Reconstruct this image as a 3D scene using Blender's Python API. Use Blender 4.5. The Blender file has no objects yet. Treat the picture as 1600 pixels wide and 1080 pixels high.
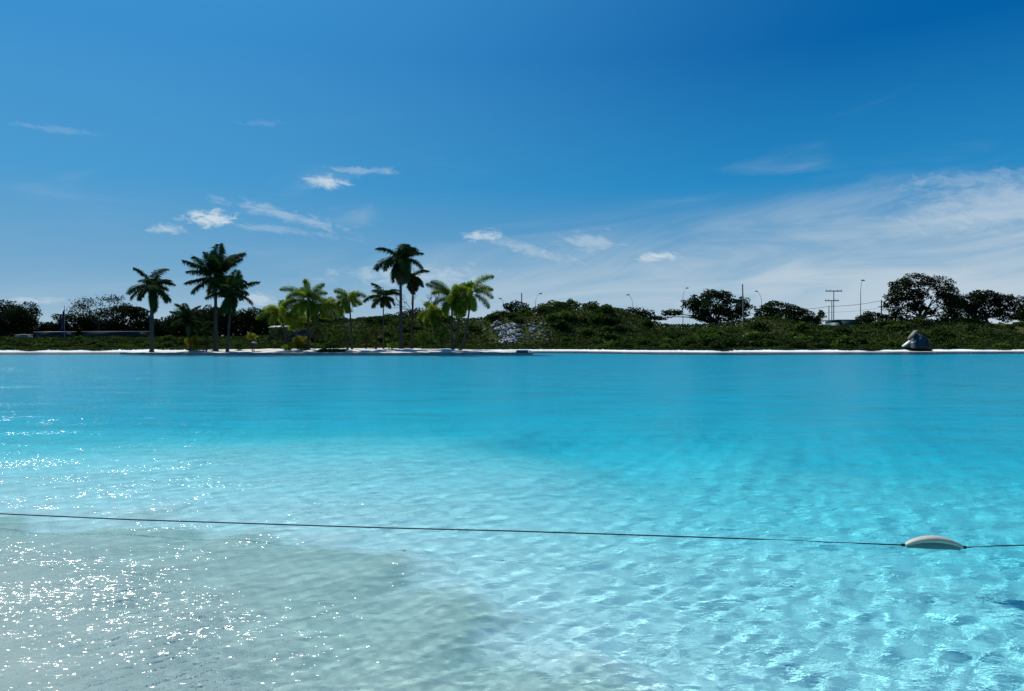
import bpy, math, random
import numpy as np
from mathutils import Vector, Matrix

# ------------------------------------------------------------------ camera, sky, sun, exposure
scene = bpy.context.scene
col = scene.collection
CAM_H = 2.0
F = 1200.0            # focal length in pixels of the 1600 px wide photograph
HOR = 530.0           # row of the horizon

cam_d = bpy.data.cameras.new('camera')
cam = bpy.data.objects.new('camera', cam_d)
col.objects.link(cam)
cam_d.sensor_width = 36.0
cam_d.lens = 36.0 * F / 1600.0
cam_d.clip_start = 0.05
cam_d.clip_end = 20000.0
cam.location = (0.0, 0.0, CAM_H)
cam.rotation_euler = (math.radians(90) - math.atan((540 - HOR) / F), 0, 0)
scene.camera = cam

SUN_AZ = math.radians(-37.0)     # left of the view axis
SUN_EL = math.radians(47.0)

world = bpy.data.worlds.new('World')
scene.world = world
world.use_nodes = True
scene.view_settings.view_transform = 'Standard'
scene.view_settings.look = 'None'
scene.view_settings.gamma = 1.0
scene.view_settings.use_curve_mapping = False
scene.view_settings.exposure = 0.0
scene.cycles.use_denoising = True
scene.cycles.max_bounces = 8
scene.cycles.transparent_max_bounces = 8
scene.cycles.volume_bounces = 0


class NG:
    """small helper to write node trees"""
    def __init__(self, tree):
        self.t = tree
        tree.nodes.clear()

    def n(self, kind, **kw):
        nd = self.t.nodes.new(kind)
        for k, v in kw.items():
            setattr(nd, k, v)
        return nd

    def link(self, a, b):
        self.t.links.new(a, b)

    def put(self, sock, v):
        if isinstance(v, bpy.types.NodeSocket):
            self.link(v, sock)
        else:
            sock.default_value = v

    def math(self, op, a, b=None, c=None, clamp=False):
        nd = self.n('ShaderNodeMath', operation=op, use_clamp=clamp)
        self.put(nd.inputs[0], a)
        if b is not None:
            self.put(nd.inputs[1], b)
        if c is not None:
            self.put(nd.inputs[2], c)
        return nd.outputs[0]

    def ramp(self, v, lo, hi, a=0.0, b=1.0):
        nd = self.n('ShaderNodeMapRange', interpolation_type='SMOOTHSTEP')
        self.put(nd.inputs['Value'], v)
        nd.inputs['From Min'].default_value = lo
        nd.inputs['From Max'].default_value = hi
        nd.inputs['To Min'].default_value = a
        nd.inputs['To Max'].default_value = b
        return nd.outputs['Result']

    def mixc(self, f, a, b, blend='MIX'):
        nd = self.n('ShaderNodeMix', data_type='RGBA', blend_type=blend)
        self.put(nd.inputs[0], f)
        self.put(nd.inputs[6], a)
        self.put(nd.inputs[7], b)
        return nd.outputs[2]

    def xyz(self, x, y, z):
        nd = self.n('ShaderNodeCombineXYZ')
        self.put(nd.inputs[0], x)
        self.put(nd.inputs[1], y)
        self.put(nd.inputs[2], z)
        return nd.outputs[0]

    def noise(self, vec, scale, detail=4.0, rough=0.5, dist=0.0):
        nd = self.n('ShaderNodeTexNoise')
        if vec is not None:
            self.link(vec, nd.inputs['Vector'])
        nd.inputs['Scale'].default_value = scale
        nd.inputs['Detail'].default_value = detail
        nd.inputs['Roughness'].default_value = rough
        nd.inputs['Distortion'].default_value = dist
        return nd.outputs['Fac']


def build_sky():
    g = NG(world.node_tree)
    sky = g.n('ShaderNodeTexSky', sky_type='NISHITA')
    sky.sun_disc = False
    sky.sun_elevation = SUN_EL
    sky.sun_rotation = SUN_AZ
    sky.altitude = 0.0
    sky.air_density = 0.6
    sky.dust_density = 0.0
    sky.ozone_density = 6.0
    tc = g.n('ShaderNodeTexCoord')
    sep = g.n('ShaderNodeSeparateXYZ')
    g.link(tc.outputs['Generated'], sep.inputs[0])
    x, y, z = sep.outputs
    az = g.math('ARCTAN2', x, y)                       # radians right of the view axis
    el = g.math('ARCSINE', g.math('MULTIPLY', z, 0.9999))
    # clear tropical sky: paler near the horizon and towards the sun, deep blue away from it
    dot = g.n('ShaderNodeVectorMath', operation='DOT_PRODUCT')
    g.link(tc.outputs['Generated'], dot.inputs[0])
    dot.inputs[1].default_value = (math.sin(SUN_AZ) * math.cos(SUN_EL), math.cos(SUN_AZ) * math.cos(SUN_EL), math.sin(SUN_EL))
    gam = g.math('ARCCOSINE', g.math('MULTIPLY', dot.outputs['Value'], 0.9999))
    t = g.ramp(gam, math.radians(19), math.radians(59))

    def ramp(stops):
        r = g.n('ShaderNodeValToRGB')
        e = r.color_ramp.elements
        while len(e) < len(stops):
            e.new(0.5)
        for el_, (deg, c) in zip(e, stops):
            el_.position = deg / 90.0
            el_.color = (*c, 1)
        g.link(g.math('DIVIDE', el, math.pi / 2, clamp=True), r.inputs[0])
        return r.outputs[0]
    near = ramp(((0, (.36, .52, .64)), (4, (.25, .455, .645)), (11, (.10, .385, .69)), (20, (.05, .30, .65)), (90, (.03, .19, .48))))
    far = ramp(((0, (.33, .49, .61)), (4, (.15, .37, .58)), (11, (.018, .245, .54)), (20, (.0, .120, .385)), (90, (.0, .08, .28))))
    clear = g.mixc(t, near, far)
    sc_ = g.n('ShaderNodeVectorMath', operation='SCALE')
    g.link(clear, sc_.inputs[0])
    sc_.inputs['Scale'].default_value = 10.0
    base = g.mixc(0.02, sc_.outputs[0], sky.outputs[0])

    # thin streaked cirrus, a broad veil low on the right and faint wisps elsewhere
    tilt = g.math('ADD', el, g.math('MULTIPLY', az, -0.10))
    v = g.xyz(g.math('MULTIPLY', az, 2.2), g.math('MULTIPLY', tilt, 11.0), 0.0)
    n1 = g.noise(v, 1.6, 7.0, 0.58, 0.9)
    n2 = g.noise(g.xyz(g.math('MULTIPLY', az, 3.0), g.math('MULTIPLY', el, 6.0), 3.7), 1.3, 4.0, 0.55, 0.4)
    right = g.ramp(az, -0.60, 0.55)
    # top edge of the veil climbs to the right
    top = g.math('ADD', 0.080, g.math('MULTIPLY', right, 0.095))
    d = g.math('SUBTRACT', top, el)
    veil = g.ramp(g.math('ADD', d, g.math('MULTIPLY', g.math('SUBTRACT', n1, 0.5), 0.12)), -0.03, 0.10)
    veil = g.math('MULTIPLY', veil, g.math('ADD', 0.38, g.math('MULTIPLY', right, 0.62)))
    veil = g.math('MULTIPLY', veil, g.ramp(n1, 0.30, 0.60, 0.45, 1.0))
    band = g.math('MULTIPLY', g.ramp(el, 0.02, 0.12), g.ramp(el, 0.33, 0.17))
    wisps = g.math('MULTIPLY', g.ramp(n1, 0.54, 0.78), band)
    wisps = g.math('MULTIPLY', wisps, g.ramp(n2, 0.42, 0.62))
    cirrus = g.math('ADD', g.math('MULTIPLY', veil, 0.95), g.math('MULTIPLY', wisps, 0.20), clamp=True)

    # a few small separate puffs: (azimuth, elevation, half width, half height, strength)
    def angles(px, py):
        a = math.atan((px - 800) / F)
        return a, math.atan((HOR - py) / F * math.cos(a))
    puffs = None
    fine = g.noise(g.xyz(g.math('MULTIPLY', az, 42.0), g.math('MULTIPLY', g.math('SUBTRACT', el, g.math('MULTIPLY', az, -.12)), 105.0), 1.0), 1.0, 6.0, 0.66, .6)
    for px, py, w, h, s in ((512, 284, 36, 11, .75), (332, 342, 36, 14, .9), (264, 358, 24, 8, .55),
                            (754, 369, 32, 9, .7), (1026, 401, 32, 8, .75), (848, 394, 12, 6, .4),
                            (925, 378, 50, 16, .35), (50, 470, 46, 5, .45), (405, 468, 34, 11, .55),
                            (450, 338, 105, 10, .34), (440, 360, 120, 6, .22), (1570, 322, 130, 34, .26), (1520, 280, 110, 12, .24),
                            (825, 390, 80, 10, .35), (575, 268, 55, 6, .28), (90, 203, 60, 5, .12), (410, 193, 34, 6, .12), (640, 430, 130, 16, .4)):
        a0, e0 = angles(px, py)
        dx = g.math('DIVIDE', g.math('SUBTRACT', az, a0), w / F)
        tl = {450: .20, 440: .08, 1500: -.12, 825: .22, 1560: -.1}.get(px, .0)
        dy = g.math('DIVIDE', g.math('ADD', g.math('SUBTRACT', el, e0), g.math('MULTIPLY', g.math('SUBTRACT', az, a0), tl)), h / F)
        r = g.math('SQRT', g.math('ADD', g.math('MULTIPLY', dx, dx), g.math('MULTIPLY', dy, dy)))
        r = g.math('ADD', r, g.math('MULTIPLY', g.math('SUBTRACT', fine, 0.5), 3.4))
        m = g.ramp(r, 1.15, 0.05, 0.0, s)
        puffs = m if puffs is None else g.math('MAXIMUM', puffs, m)
    white = (5.0, 6.1, 7.0, 1)
    c = g.mixc(cirrus, base, white)
    c = g.mixc(puffs, c, (6.4, 7.3, 7.9, 1))
    bg = g.n('ShaderNodeBackground')
    g.link(c, bg.inputs['Color'])
    bg.inputs['Strength'].default_value = 0.1
    out = g.n('ShaderNodeOutputWorld')
    g.link(bg.outputs[0], out.inputs['Surface'])


build_sky()

sun_d = bpy.data.lights.new('sun', 'SUN')
sun_d.energy = 5.0
sun_d.angle = math.radians(0.53)
sun_d.color = (1.0, 0.95, 0.87)
sun_d.cycles.is_caustics_light = True
sun = bpy.data.objects.new('sun', sun_d)
col.objects.link(sun)
_dir = Vector((math.sin(SUN_AZ) * math.cos(SUN_EL), math.cos(SUN_AZ) * math.cos(SUN_EL), math.sin(SUN_EL)))
sun.rotation_euler = _dir.to_track_quat('Z', 'Y').to_euler()
sun.location = _dir * 300

# ------------------------------------------------------------------ helpers
rng = np.random.default_rng(7)
rnd = random.Random(7)


def X(px, d):
    return (px - 800.0) / F * d


def Z(py, d):
    return CAM_H + (HOR - py) / F * d


def material(name):
    m = bpy.data.materials.new(name)
    m.use_nodes = True
    g = NG(m.node_tree)
    out = g.n('ShaderNodeOutputMaterial')
    return m, g, out


def link(o, parent=None):
    col.objects.link(o)
    if parent is not None:
        o.parent = parent
    return o


def tag(o, label=None, cat=None, group=None, kind=None):
    if label:
        o['label'] = label
    if cat:
        o['category'] = cat
    if group:
        o['group'] = group
    if kind:
        o['kind'] = kind
    return o


def mesh_np(name, V, faces, smooth=True, mat=None):
    """V (n,3); faces (m,k) of equal size k"""
    V = np.asarray(V, dtype=np.float32)
    faces = np.asarray(faces, dtype=np.int32)
    me = bpy.data.meshes.new(name)
    k = faces.shape[1]
    me.vertices.add(len(V))
    me.vertices.foreach_set('co', V.ravel())
    me.loops.add(faces.size)
    me.loops.foreach_set('vertex_index', faces.ravel())
    me.polygons.add(len(faces))
    me.polygons.foreach_set('loop_start', np.arange(0, faces.size, k, dtype=np.int32))
    me.polygons.foreach_set('loop_total', np.full(len(faces), k, dtype=np.int32))
    if smooth:
        me.polygons.foreach_set('use_smooth', np.ones(len(faces), dtype=bool))
    me.update(calc_edges=True)
    me.validate()
    if mat:
        me.materials.append(mat)
    return me


def grid_faces(nr, nc):
    i = np.arange(nr - 1)[:, None] * nc + np.arange(nc - 1)[None, :]
    return np.stack([i, i + 1, i + nc + 1, i + nc], -1).reshape(-1, 4)


def sheet(name, xs, ys, H, mat, smooth=True):
    XX, YY = np.meshgrid(xs, ys)
    ZZ = H(XX, YY)
    V = np.stack([XX, YY, ZZ], -1).reshape(-1, 3)
    return mesh_np(name, V, grid_faces(len(ys), len(xs)), smooth, mat)


class Waves2:
    """smooth value noise made of sines, for terrain and edges"""
    def __init__(self, seed, lo, hi, n=14):
        r = np.random.default_rng(seed)
        self.l = np.exp(r.uniform(math.log(lo), math.log(hi), n))
        self.a = r.uniform(0, 2 * np.pi, n)
        self.p = r.uniform(0, 2 * np.pi, n)

    def __call__(self, x, y):
        s = 0
        for l, a, p in zip(self.l, self.a, self.p):
            s = s + np.sin((x * np.cos(a) + y * np.sin(a)) * 2 * np.pi / l + p) * (l / self.l.max()) ** 0.5
        return s / math.sqrt(len(self.l) / 2)


def sstep(x, a, b):
    t = np.clip((x - a) / (b - a), 0, 1)
    return t * t * (3 - 2 * t)


# ------------------------------------------------------------------ water, bed, sand
def y_waterline(x):
    return np.interp(x, [-40, -9.5, -6.2, -4.3, -3.2, -2.4, -1.0, .4, 2.1, 12],
                     [9.5, 7.3, 6.5, 5.58, 4.36, 3.0, 0.0, -3., -7., -20.])


def y_shelf(x):
    return np.interp(x, [-40, -5.6, -3.3, -1.9, -.75, .55, 1.3, 2.4, 5, 12],
                     [14., 9.0, 8.5, 8.0, 7.0, 5.2, 3.3, 0., -5, -15.])


def shore_s(x, y):
    """0 at the near waterline, 3 at the edge of the sandy shelf, growing into the lagoon"""
    w, b = y_waterline(x), y_shelf(x)
    t = (y - w) / (b - w)
    return np.where(t < 1, 3 * t, 3 + 0.5 * (y - b))


n_edge = Waves2(3, 0.6, 5.0)
n_bed = Waves2(4, 2.5, 12.0)


def y_farshore(x):
    return np.interp(x, [-400, -76, -40, -15, 0, 8, 20, 30, 50, 82, 400],
                     [108, 114, 117, 121, 125, 125, 117, 113, 116, 123, 128]) + 0.9 * np.sin(x * .21) + .6 * np.sin(x * .53 + 1) + .3 * np.sin(x * 1.3)


def bed_h(x, y):
    s = shore_s(x, y)
    e = y + 0.55 * np.maximum(x, 0) + 0.5 * np.maximum(-x - 2, 0) + 1.0 * n_bed(x, y)
    dep = np.interp(s, [-20, 0, 2.0, 3.2, 4.2, 7, 10], [.5, .5, .42, .50, .68, .92, 1.12])
    dep = dep + np.interp(e, [4, 9, 13, 16, 20.5, 32, 60, 400], [0, .12, .58, 1.05, 2.1, 2.9, 3.5, 3.7]) * np.clip((s - 4) / 5, 0, 1)
    yf = y_farshore(x)
    dep = dep - (dep + 0.4) * sstep(y, yf - 16, yf + 6)
    return -dep


def sand_h(x, y):
    s = shore_s(x, y) + 0.22 * n_edge(x, y) + .03 * n_edge(x * 3 + 9, y * 3)
    z = np.interp(s, [-60, -12, -2, 0, .35, 1.3, 2.6, 3.3, 5, 9], [1.8, 1.1, .28, 0.0, -.05, -.13, -.30, -.52, -2.2, -9])
    return z + 0.004 * n_edge(x * 3, y * 3)


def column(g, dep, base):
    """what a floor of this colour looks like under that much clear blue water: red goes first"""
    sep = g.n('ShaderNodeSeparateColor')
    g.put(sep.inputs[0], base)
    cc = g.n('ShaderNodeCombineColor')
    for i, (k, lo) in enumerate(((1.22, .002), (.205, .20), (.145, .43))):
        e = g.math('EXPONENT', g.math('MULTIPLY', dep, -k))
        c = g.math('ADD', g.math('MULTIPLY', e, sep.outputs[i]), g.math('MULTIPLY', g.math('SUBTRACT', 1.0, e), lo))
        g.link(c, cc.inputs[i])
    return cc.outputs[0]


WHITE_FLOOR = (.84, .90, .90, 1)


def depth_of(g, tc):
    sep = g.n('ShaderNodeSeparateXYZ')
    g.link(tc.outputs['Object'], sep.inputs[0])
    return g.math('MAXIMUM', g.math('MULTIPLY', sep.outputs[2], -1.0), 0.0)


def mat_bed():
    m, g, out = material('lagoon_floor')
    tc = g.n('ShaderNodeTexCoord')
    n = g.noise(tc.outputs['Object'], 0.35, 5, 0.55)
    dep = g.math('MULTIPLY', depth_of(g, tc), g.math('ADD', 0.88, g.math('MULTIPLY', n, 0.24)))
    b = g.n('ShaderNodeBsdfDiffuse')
    g.link(column(g, dep, WHITE_FLOOR), b.inputs['Color'])  # light lost in the water is painted into the floor colour
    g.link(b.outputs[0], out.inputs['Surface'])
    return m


def mat_sand(name, a, b_, scale=2.0, thin=False):
    m, g, out = material(name)
    tc = g.n('ShaderNodeTexCoord')
    n = g.noise(tc.outputs['Object'], scale, 6, 0.6)
    n2 = g.noise(tc.outputs['Object'], scale * 40, 3, 0.6)
    c = g.mixc(g.ramp(n, .3, .7), a, b_)
    c = g.mixc(g.math('MULTIPLY', n2, .3), c, (a[0] * .5, a[1] * .5, a[2] * .5, 1))
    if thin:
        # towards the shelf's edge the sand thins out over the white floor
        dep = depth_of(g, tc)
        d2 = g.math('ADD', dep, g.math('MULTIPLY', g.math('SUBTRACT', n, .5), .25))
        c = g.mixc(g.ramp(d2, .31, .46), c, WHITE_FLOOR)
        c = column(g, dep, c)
        sep = g.n('ShaderNodeSeparateXYZ')
        g.link(tc.outputs['Object'], sep.inputs[0])
        c = g.mixc(g.ramp(sep.outputs[2], -.03, .0), c, (.19, .205, .19, 1))
    p = g.n('ShaderNodeBsdfPrincipled')
    g.link(c, p.inputs['Base Color'])
    p.inputs['Roughness'].default_value = .85
    bp = g.n('ShaderNodeBump')
    bp.inputs['Strength'].default_value = .25
    bp.inputs['Distance'].default_value = .02
    g.link(n2, bp.inputs['Height'])
    g.link(bp.outputs[0], p.inputs['Normal'])
    g.link(p.outputs[0], out.inputs['Surface'])
    return m


def mat_water():
    m, g, out = material('lagoon_water')
    tc = g.n('ShaderNodeTexCoord')
    mp = g.n('ShaderNodeMapping')
    mp.inputs['Scale'].default_value = (0.75, 1.2, 1)
    g.link(tc.outputs['Object'], mp.inputs['Vector'])

    def bump(scale, detail, dist, strength, normal=None):
        h = g.noise(mp.outputs[0], scale, detail, .6, .5)
        b = g.n('ShaderNodeBump')
        b.inputs['Strength'].default_value = strength
        b.inputs['Distance'].default_value = dist
        g.link(h, b.inputs['Height'])
        if normal is not None:
            g.link(normal, b.inputs['Normal'])
        return b.outputs[0]
    n1 = bump(4.5, 4, .026, .5)
    patch = g.ramp(g.noise(mp.outputs[0], .9, 3, .6, .6), .40, .62, .55, 1.25)
    # fine facets of the ripples: a slope field, so that far water keeps its glitter
    fn = g.n('ShaderNodeTexNoise')
    g.link(mp.outputs[0], fn.inputs['Vector'])
    fn.inputs['Scale'].default_value = 25.0
    fn.inputs['Detail'].default_value = 4.0
    fn.inputs['Roughness'].default_value = .6
    fs = g.n('ShaderNodeSeparateColor')
    g.link(fn.outputs['Color'], fs.inputs[0])
    amp = g.math('MULTIPLY', patch, 1.68)
    sw = g.n('ShaderNodeTexNoise')          # longer wind ripples
    mp2 = g.n('ShaderNodeMapping')
    mp2.inputs['Scale'].default_value = (0.30, 1.0, 1)
    mp2.inputs['Rotation'].default_value = (0, 0, math.radians(14))
    g.link(tc.outputs['Object'], mp2.inputs['Vector'])
    g.link(mp2.outputs[0], sw.inputs['Vector'])
    sw.inputs['Scale'].default_value = 1.1
    sw.inputs['Detail'].default_value = 3.0
    sw.inputs['Distortion'].default_value = .5
    sws = g.n('ShaderNodeSeparateColor')
    g.link(sw.outputs['Color'], sws.inputs[0])
    lx = g.math('MULTIPLY', g.math('SUBTRACT', sws.outputs[0], .5), .35)
    ly = g.math('MULTIPLY', g.math('SUBTRACT', sws.outputs[1], .5), .5)
    sx = g.math('ADD', g.math('MULTIPLY', g.math('SUBTRACT', fs.outputs[0], .5), amp), lx)
    sy = g.math('ADD', g.math('MULTIPLY', g.math('SUBTRACT', fs.outputs[1], .5), amp), ly)
    ad = g.n('ShaderNodeVectorMath', operation='ADD')
    g.link(n1, ad.inputs[0])
    g.link(g.xyz(sx, sy, 0.0), ad.inputs[1])
    nm = g.n('ShaderNodeVectorMath', operation='NORMALIZE')
    g.link(ad.outputs[0], nm.inputs[0])
    n2 = nm.outputs[0]
    rf = g.n('ShaderNodeBsdfRefraction')
    rf.inputs['Roughness'].default_value = 0.0
    rf.inputs['IOR'].default_value = 1.33
    g.link(n1, rf.inputs['Normal'])
    gl = g.n('ShaderNodeBsdfGlossy')
    gl.inputs['Roughness'].default_value = 0.13
    g.link(n2, gl.inputs['Normal'])
    fr = g.n('ShaderNodeFresnel')
    fr.inputs['IOR'].default_value = 1.18
    hv = g.n('ShaderNodeVectorMath', operation='ADD')
    g.link(n1, hv.inputs[0])
    g.link(g.xyz(g.math('MULTIPLY', sx, .42), g.math('MULTIPLY', sy, .42), 0.0), hv.inputs[1])
    hn = g.n('ShaderNodeVectorMath', operation='NORMALIZE')
    g.link(hv.outputs[0], hn.inputs[0])
    g.link(hn.outputs[0], fr.inputs['Normal'])
    # steep facets turned to the viewer reflect less than a flat sheet would
    mx = g.n('ShaderNodeMixShader')
    g.link(g.math('MULTIPLY', fr.outputs[0], .55), mx.inputs[0])
    g.link(rf.outputs[0], mx.inputs[1])
    g.link(gl.outputs[0], mx.inputs[2])
    g.link(mx.outputs[0], out.inputs['Surface'])
    return m


def build_water():
    dth = 0.0026
    th = np.arange(-0.98, 0.98 + dth, dth)
    # finer inside the view, coarser at the sides
    r = [2.0]
    while r[-1] < 215:
        r.append(r[-1] + (max(0.016, r[-1] * 0.004) if r[-1] < 60 else r[-1] * .01))
    r = np.array(r)
    R, T = np.meshgrid(r, th, indexing='ij')
    x = R * np.sin(T)
    y = R * np.cos(T)
    sp = np.maximum(0.016, np.where(R < 60, R * 0.004, R * .01))
    g = np.random.default_rng(11)
    z = np.zeros_like(x)
    N = 64
    lam = np.exp(np.linspace(math.log(0.085), math.log(1.5), N))
    for i, l in enumerate(lam):
        a = math.radians(90 + 18) + g.normal(0, 0.75)
        kx, ky = math.cos(a) * 2 * np.pi / l, math.sin(a) * 2 * np.pi / l
        slope = 0.0135 if l < .2 else 0.0102 if l < 0.35 else 0.0068 if l < .7 else 0.0042
        amp = slope * l / (2 * np.pi)
        w = np.clip((l / sp - 3.6) / 3.6, 0, 1) * np.clip((34 - R) / 20, 0, 1)
        ph = kx * x + ky * y + g.uniform(0, 6.28)
        s = np.sin(ph)
        z += w * amp * (s + 0.25 * np.cos(2 * ph))
    # the ripples die out on the sand
    sh = np.clip(shore_s(x, y) / 1.4, 0.02, 1)
    z *= sh
    nr, nc = x.shape
    V = np.stack([x, y, z], -1).reshape(-1, 3)
    Fc = grid_faces(nr, nc)
    me_top = (V, Fc)
    # closed below: skirt and floor under the bed
    idx = np.arange(nr * nc).reshape(nr, nc)
    ring = np.concatenate([idx[0, :], idx[1:, -1], idx[-1, -2::-1], idx[-2:0:-1, 0]])
    Vb = V[ring].copy()
    Vb[:, 2] = -6.0
    n0 = len(V)
    m = len(ring)
    j = np.arange(m)
    k = (j + 1) % m
    side = np.stack([ring[j], ring[k], n0 + k, n0 + j], -1)[:, ::-1]
    # floor as quads between the inner and outer arc
    botV = np.concatenate([V, Vb])
    inner = n0 + np.arange(nc)
    outer_start = nc + (nr - 1)
    outer = n0 + outer_start - 1 + np.arange(nc)     # from right to left
    outer = outer[::-1]
    fl = np.stack([outer[:-1], outer[1:], inner[1:], inner[:-1]], -1)
    me = mesh_np('water', botV, np.concatenate([Fc, side, fl]), True, mat_water())
    o = link(bpy.data.objects.new('water', me))
    o.cycles.is_caustics_caster = True
    tag(o, kind='structure')
    return o


build_water()
xs = np.concatenate([np.linspace(-260, -30, 40), np.linspace(-29, 29, 117), np.linspace(30, 260, 40)])
ys = np.concatenate([np.linspace(-3, 30, 100), np.linspace(31, 150, 80)])
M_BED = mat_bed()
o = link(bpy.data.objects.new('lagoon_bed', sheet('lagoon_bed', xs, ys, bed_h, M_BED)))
o.cycles.is_caustics_receiver = True
tag(o, kind='structure')
xs = np.concatenate([np.linspace(-60, -9, 60), np.linspace(-8.8, 6, 150)])
ys = np.concatenate([np.linspace(-60, -2, 40), np.linspace(-1.8, 14, 160), np.linspace(15, 40, 30)])
M_SAND = mat_sand('grey_wet_sand', (.50, .63, .58, 1), (.60, .72, .66, 1), 2.0, True)
o = link(bpy.data.objects.new('beach', sheet('beach', xs, ys, sand_h, M_SAND)))
o.cycles.is_caustics_receiver = True
tag(o, kind='structure')
# ------------------------------------------------------------------ far shore and hill
n_ter = Waves2(21, 6, 40)
HILLS = [(X(px, d), d, h, rx, ry) for px, d, h, rx, ry in (
    (805, 160, 3.4, 9, 12), (885, 165, 5.0, 10, 13), (960, 167, 3.6, 9, 12), (1090, 170, 2.6, 18, 14),
    (1200, 170, 2.9, 9, 12), (1290, 168, .3, 12, 12), (1400, 168, 2.4, 18, 14), (1530, 172, 2.6, 22, 16),
    (620, 172, 3.2, 14, 14), (705, 166, 2.8, 12, 12), (545, 176, 2.4, 14, 14), (1750, 175, 3, 30, 16))]


def terrain_h(x, y):
    yf = y_farshore(x)
    u = y - yf
    z = np.interp(u, [-12, -4, 0, 5, 12, 16, 40, 80, 400], [-2.5, -.5, 0.0, .16, .45, .62, 1.7, 2.0, 2.0])
    lift = sstep(u, 7, 25)
    for hx, hy, h, rx, ry in HILLS:
        z = z + lift * h * np.exp(-((x - hx) / rx) ** 2 - ((y - hy) / ry) ** 2)
    return z + lift * .25 * n_ter(x, y)


def on_terrain(px, py):
    """the point of the far bank seen at this place of the photograph"""
    d = 124.0
    while d < 230:
        if terrain_h(np.float64(X(px, d)), np.float64(d)) >= Z(py, d):
            break
        d += .25
    return X(px, d), d, float(terrain_h(np.float64(X(px, d)), np.float64(d)))


def mat_ground():
    m, g, out = material('bank_soil')
    tc = g.n('ShaderNodeTexCoord')
    n = g.noise(tc.outputs['Object'], .3, 6, .6)
    n2 = g.noise(tc.outputs['Object'], 3.0, 4, .6)
    c = g.mixc(n, (.030, .042, .012, 1), (.075, .085, .03, 1))
    c = g.mixc(g.ramp(n2, .55, .8), c, (.10, .085, .055, 1))
    p = g.n('ShaderNodeBsdfDiffuse')
    g.link(c, p.inputs['Color'])
    g.link(p.outputs[0], out.inputs['Surface'])
    return m


M_SOIL = mat_ground()
M_WHITESAND = mat_sand('white_beach_sand', (.28, .255, .20, 1), (.48, .45, .36, 1), .35)
xs = np.linspace(-320, 320, 400)
us = np.linspace(-12, 4.8, 40)
UU, XX = np.meshgrid(us, xs, indexing='ij')
YY = y_farshore(XX) + UU
V = np.stack([XX, YY, terrain_h(XX, YY)], -1).reshape(-1, 3)
tag(link(bpy.data.objects.new('far_beach', mesh_np('far_beach', V, grid_faces(len(us), len(xs)), True, M_WHITESAND))), kind='structure')
us = np.concatenate([np.linspace(4.5, 90, 112), np.geomspace(92, 7000, 30)])
xs2 = np.concatenate([-np.geomspace(7000, 325, 12), np.linspace(-320, 320, 400), np.geomspace(325, 7000, 12)])
UU, XX = np.meshgrid(us, xs2, indexing='ij')
YY = y_farshore(XX) + UU
ZZ = terrain_h(XX, YY) - .02 * (UU < 4.9)
V = np.stack([XX, YY, ZZ], -1).reshape(-1, 3)
tag(link(bpy.data.objects.new('ground', mesh_np('ground', V, grid_faces(len(us), len(xs2)), True, M_SOIL))), kind='structure')


# ------------------------------------------------------------------ island
ISL = np.array([(190, 101.5), (230, 99.8), (300, 99.2), (380, 99.0), (460, 98.7), (560, 98.8), (660, 99.0),
                (740, 99.4), (790, 99.9), (826, 101.0), (829, 103), (800, 106), (720, 112), (620, 116),
                (500, 117), (380, 115), (290, 111), (225, 106), (196, 103)], float)
ISL_XY = np.stack([X(ISL[:, 0], ISL[:, 1]), ISL[:, 1]], -1)


def closed_curve(P, n):
    """Catmull-Rom through the closed polygon"""
    m = len(P)
    t = np.linspace(0, m, n, endpoint=False)
    i = t.astype(int)
    f = (t - i)[:, None]
    p0, p1, p2, p3 = (P[(i + k) % m] for k in (-1, 0, 1, 2))
    return .5 * (2 * p1 + (p2 - p0) * f + (2 * p0 - 5 * p1 + 4 * p2 - p3) * f ** 2 + (3 * p1 - p0 - 3 * p2 + p3) * f ** 3)


OUT = closed_curve(ISL_XY, 240)
CEN = np.array([X(520, 107), 107.0])
n_isl = Waves2(31, 1.5, 9)


def island_h(x, y):
    """height of the sandy top; front is low, the middle mounded"""
    px = x / y * F + 800
    m = np.interp(px, [190, 260, 420, 560, 700, 790, 830], [.0, .10, .30, .38, .36, .12, .0])
    return .23 + m * sstep(y, 99.3, 107) + .05 * n_isl(x, y) * sstep(y, 99.5, 101.5)


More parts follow.
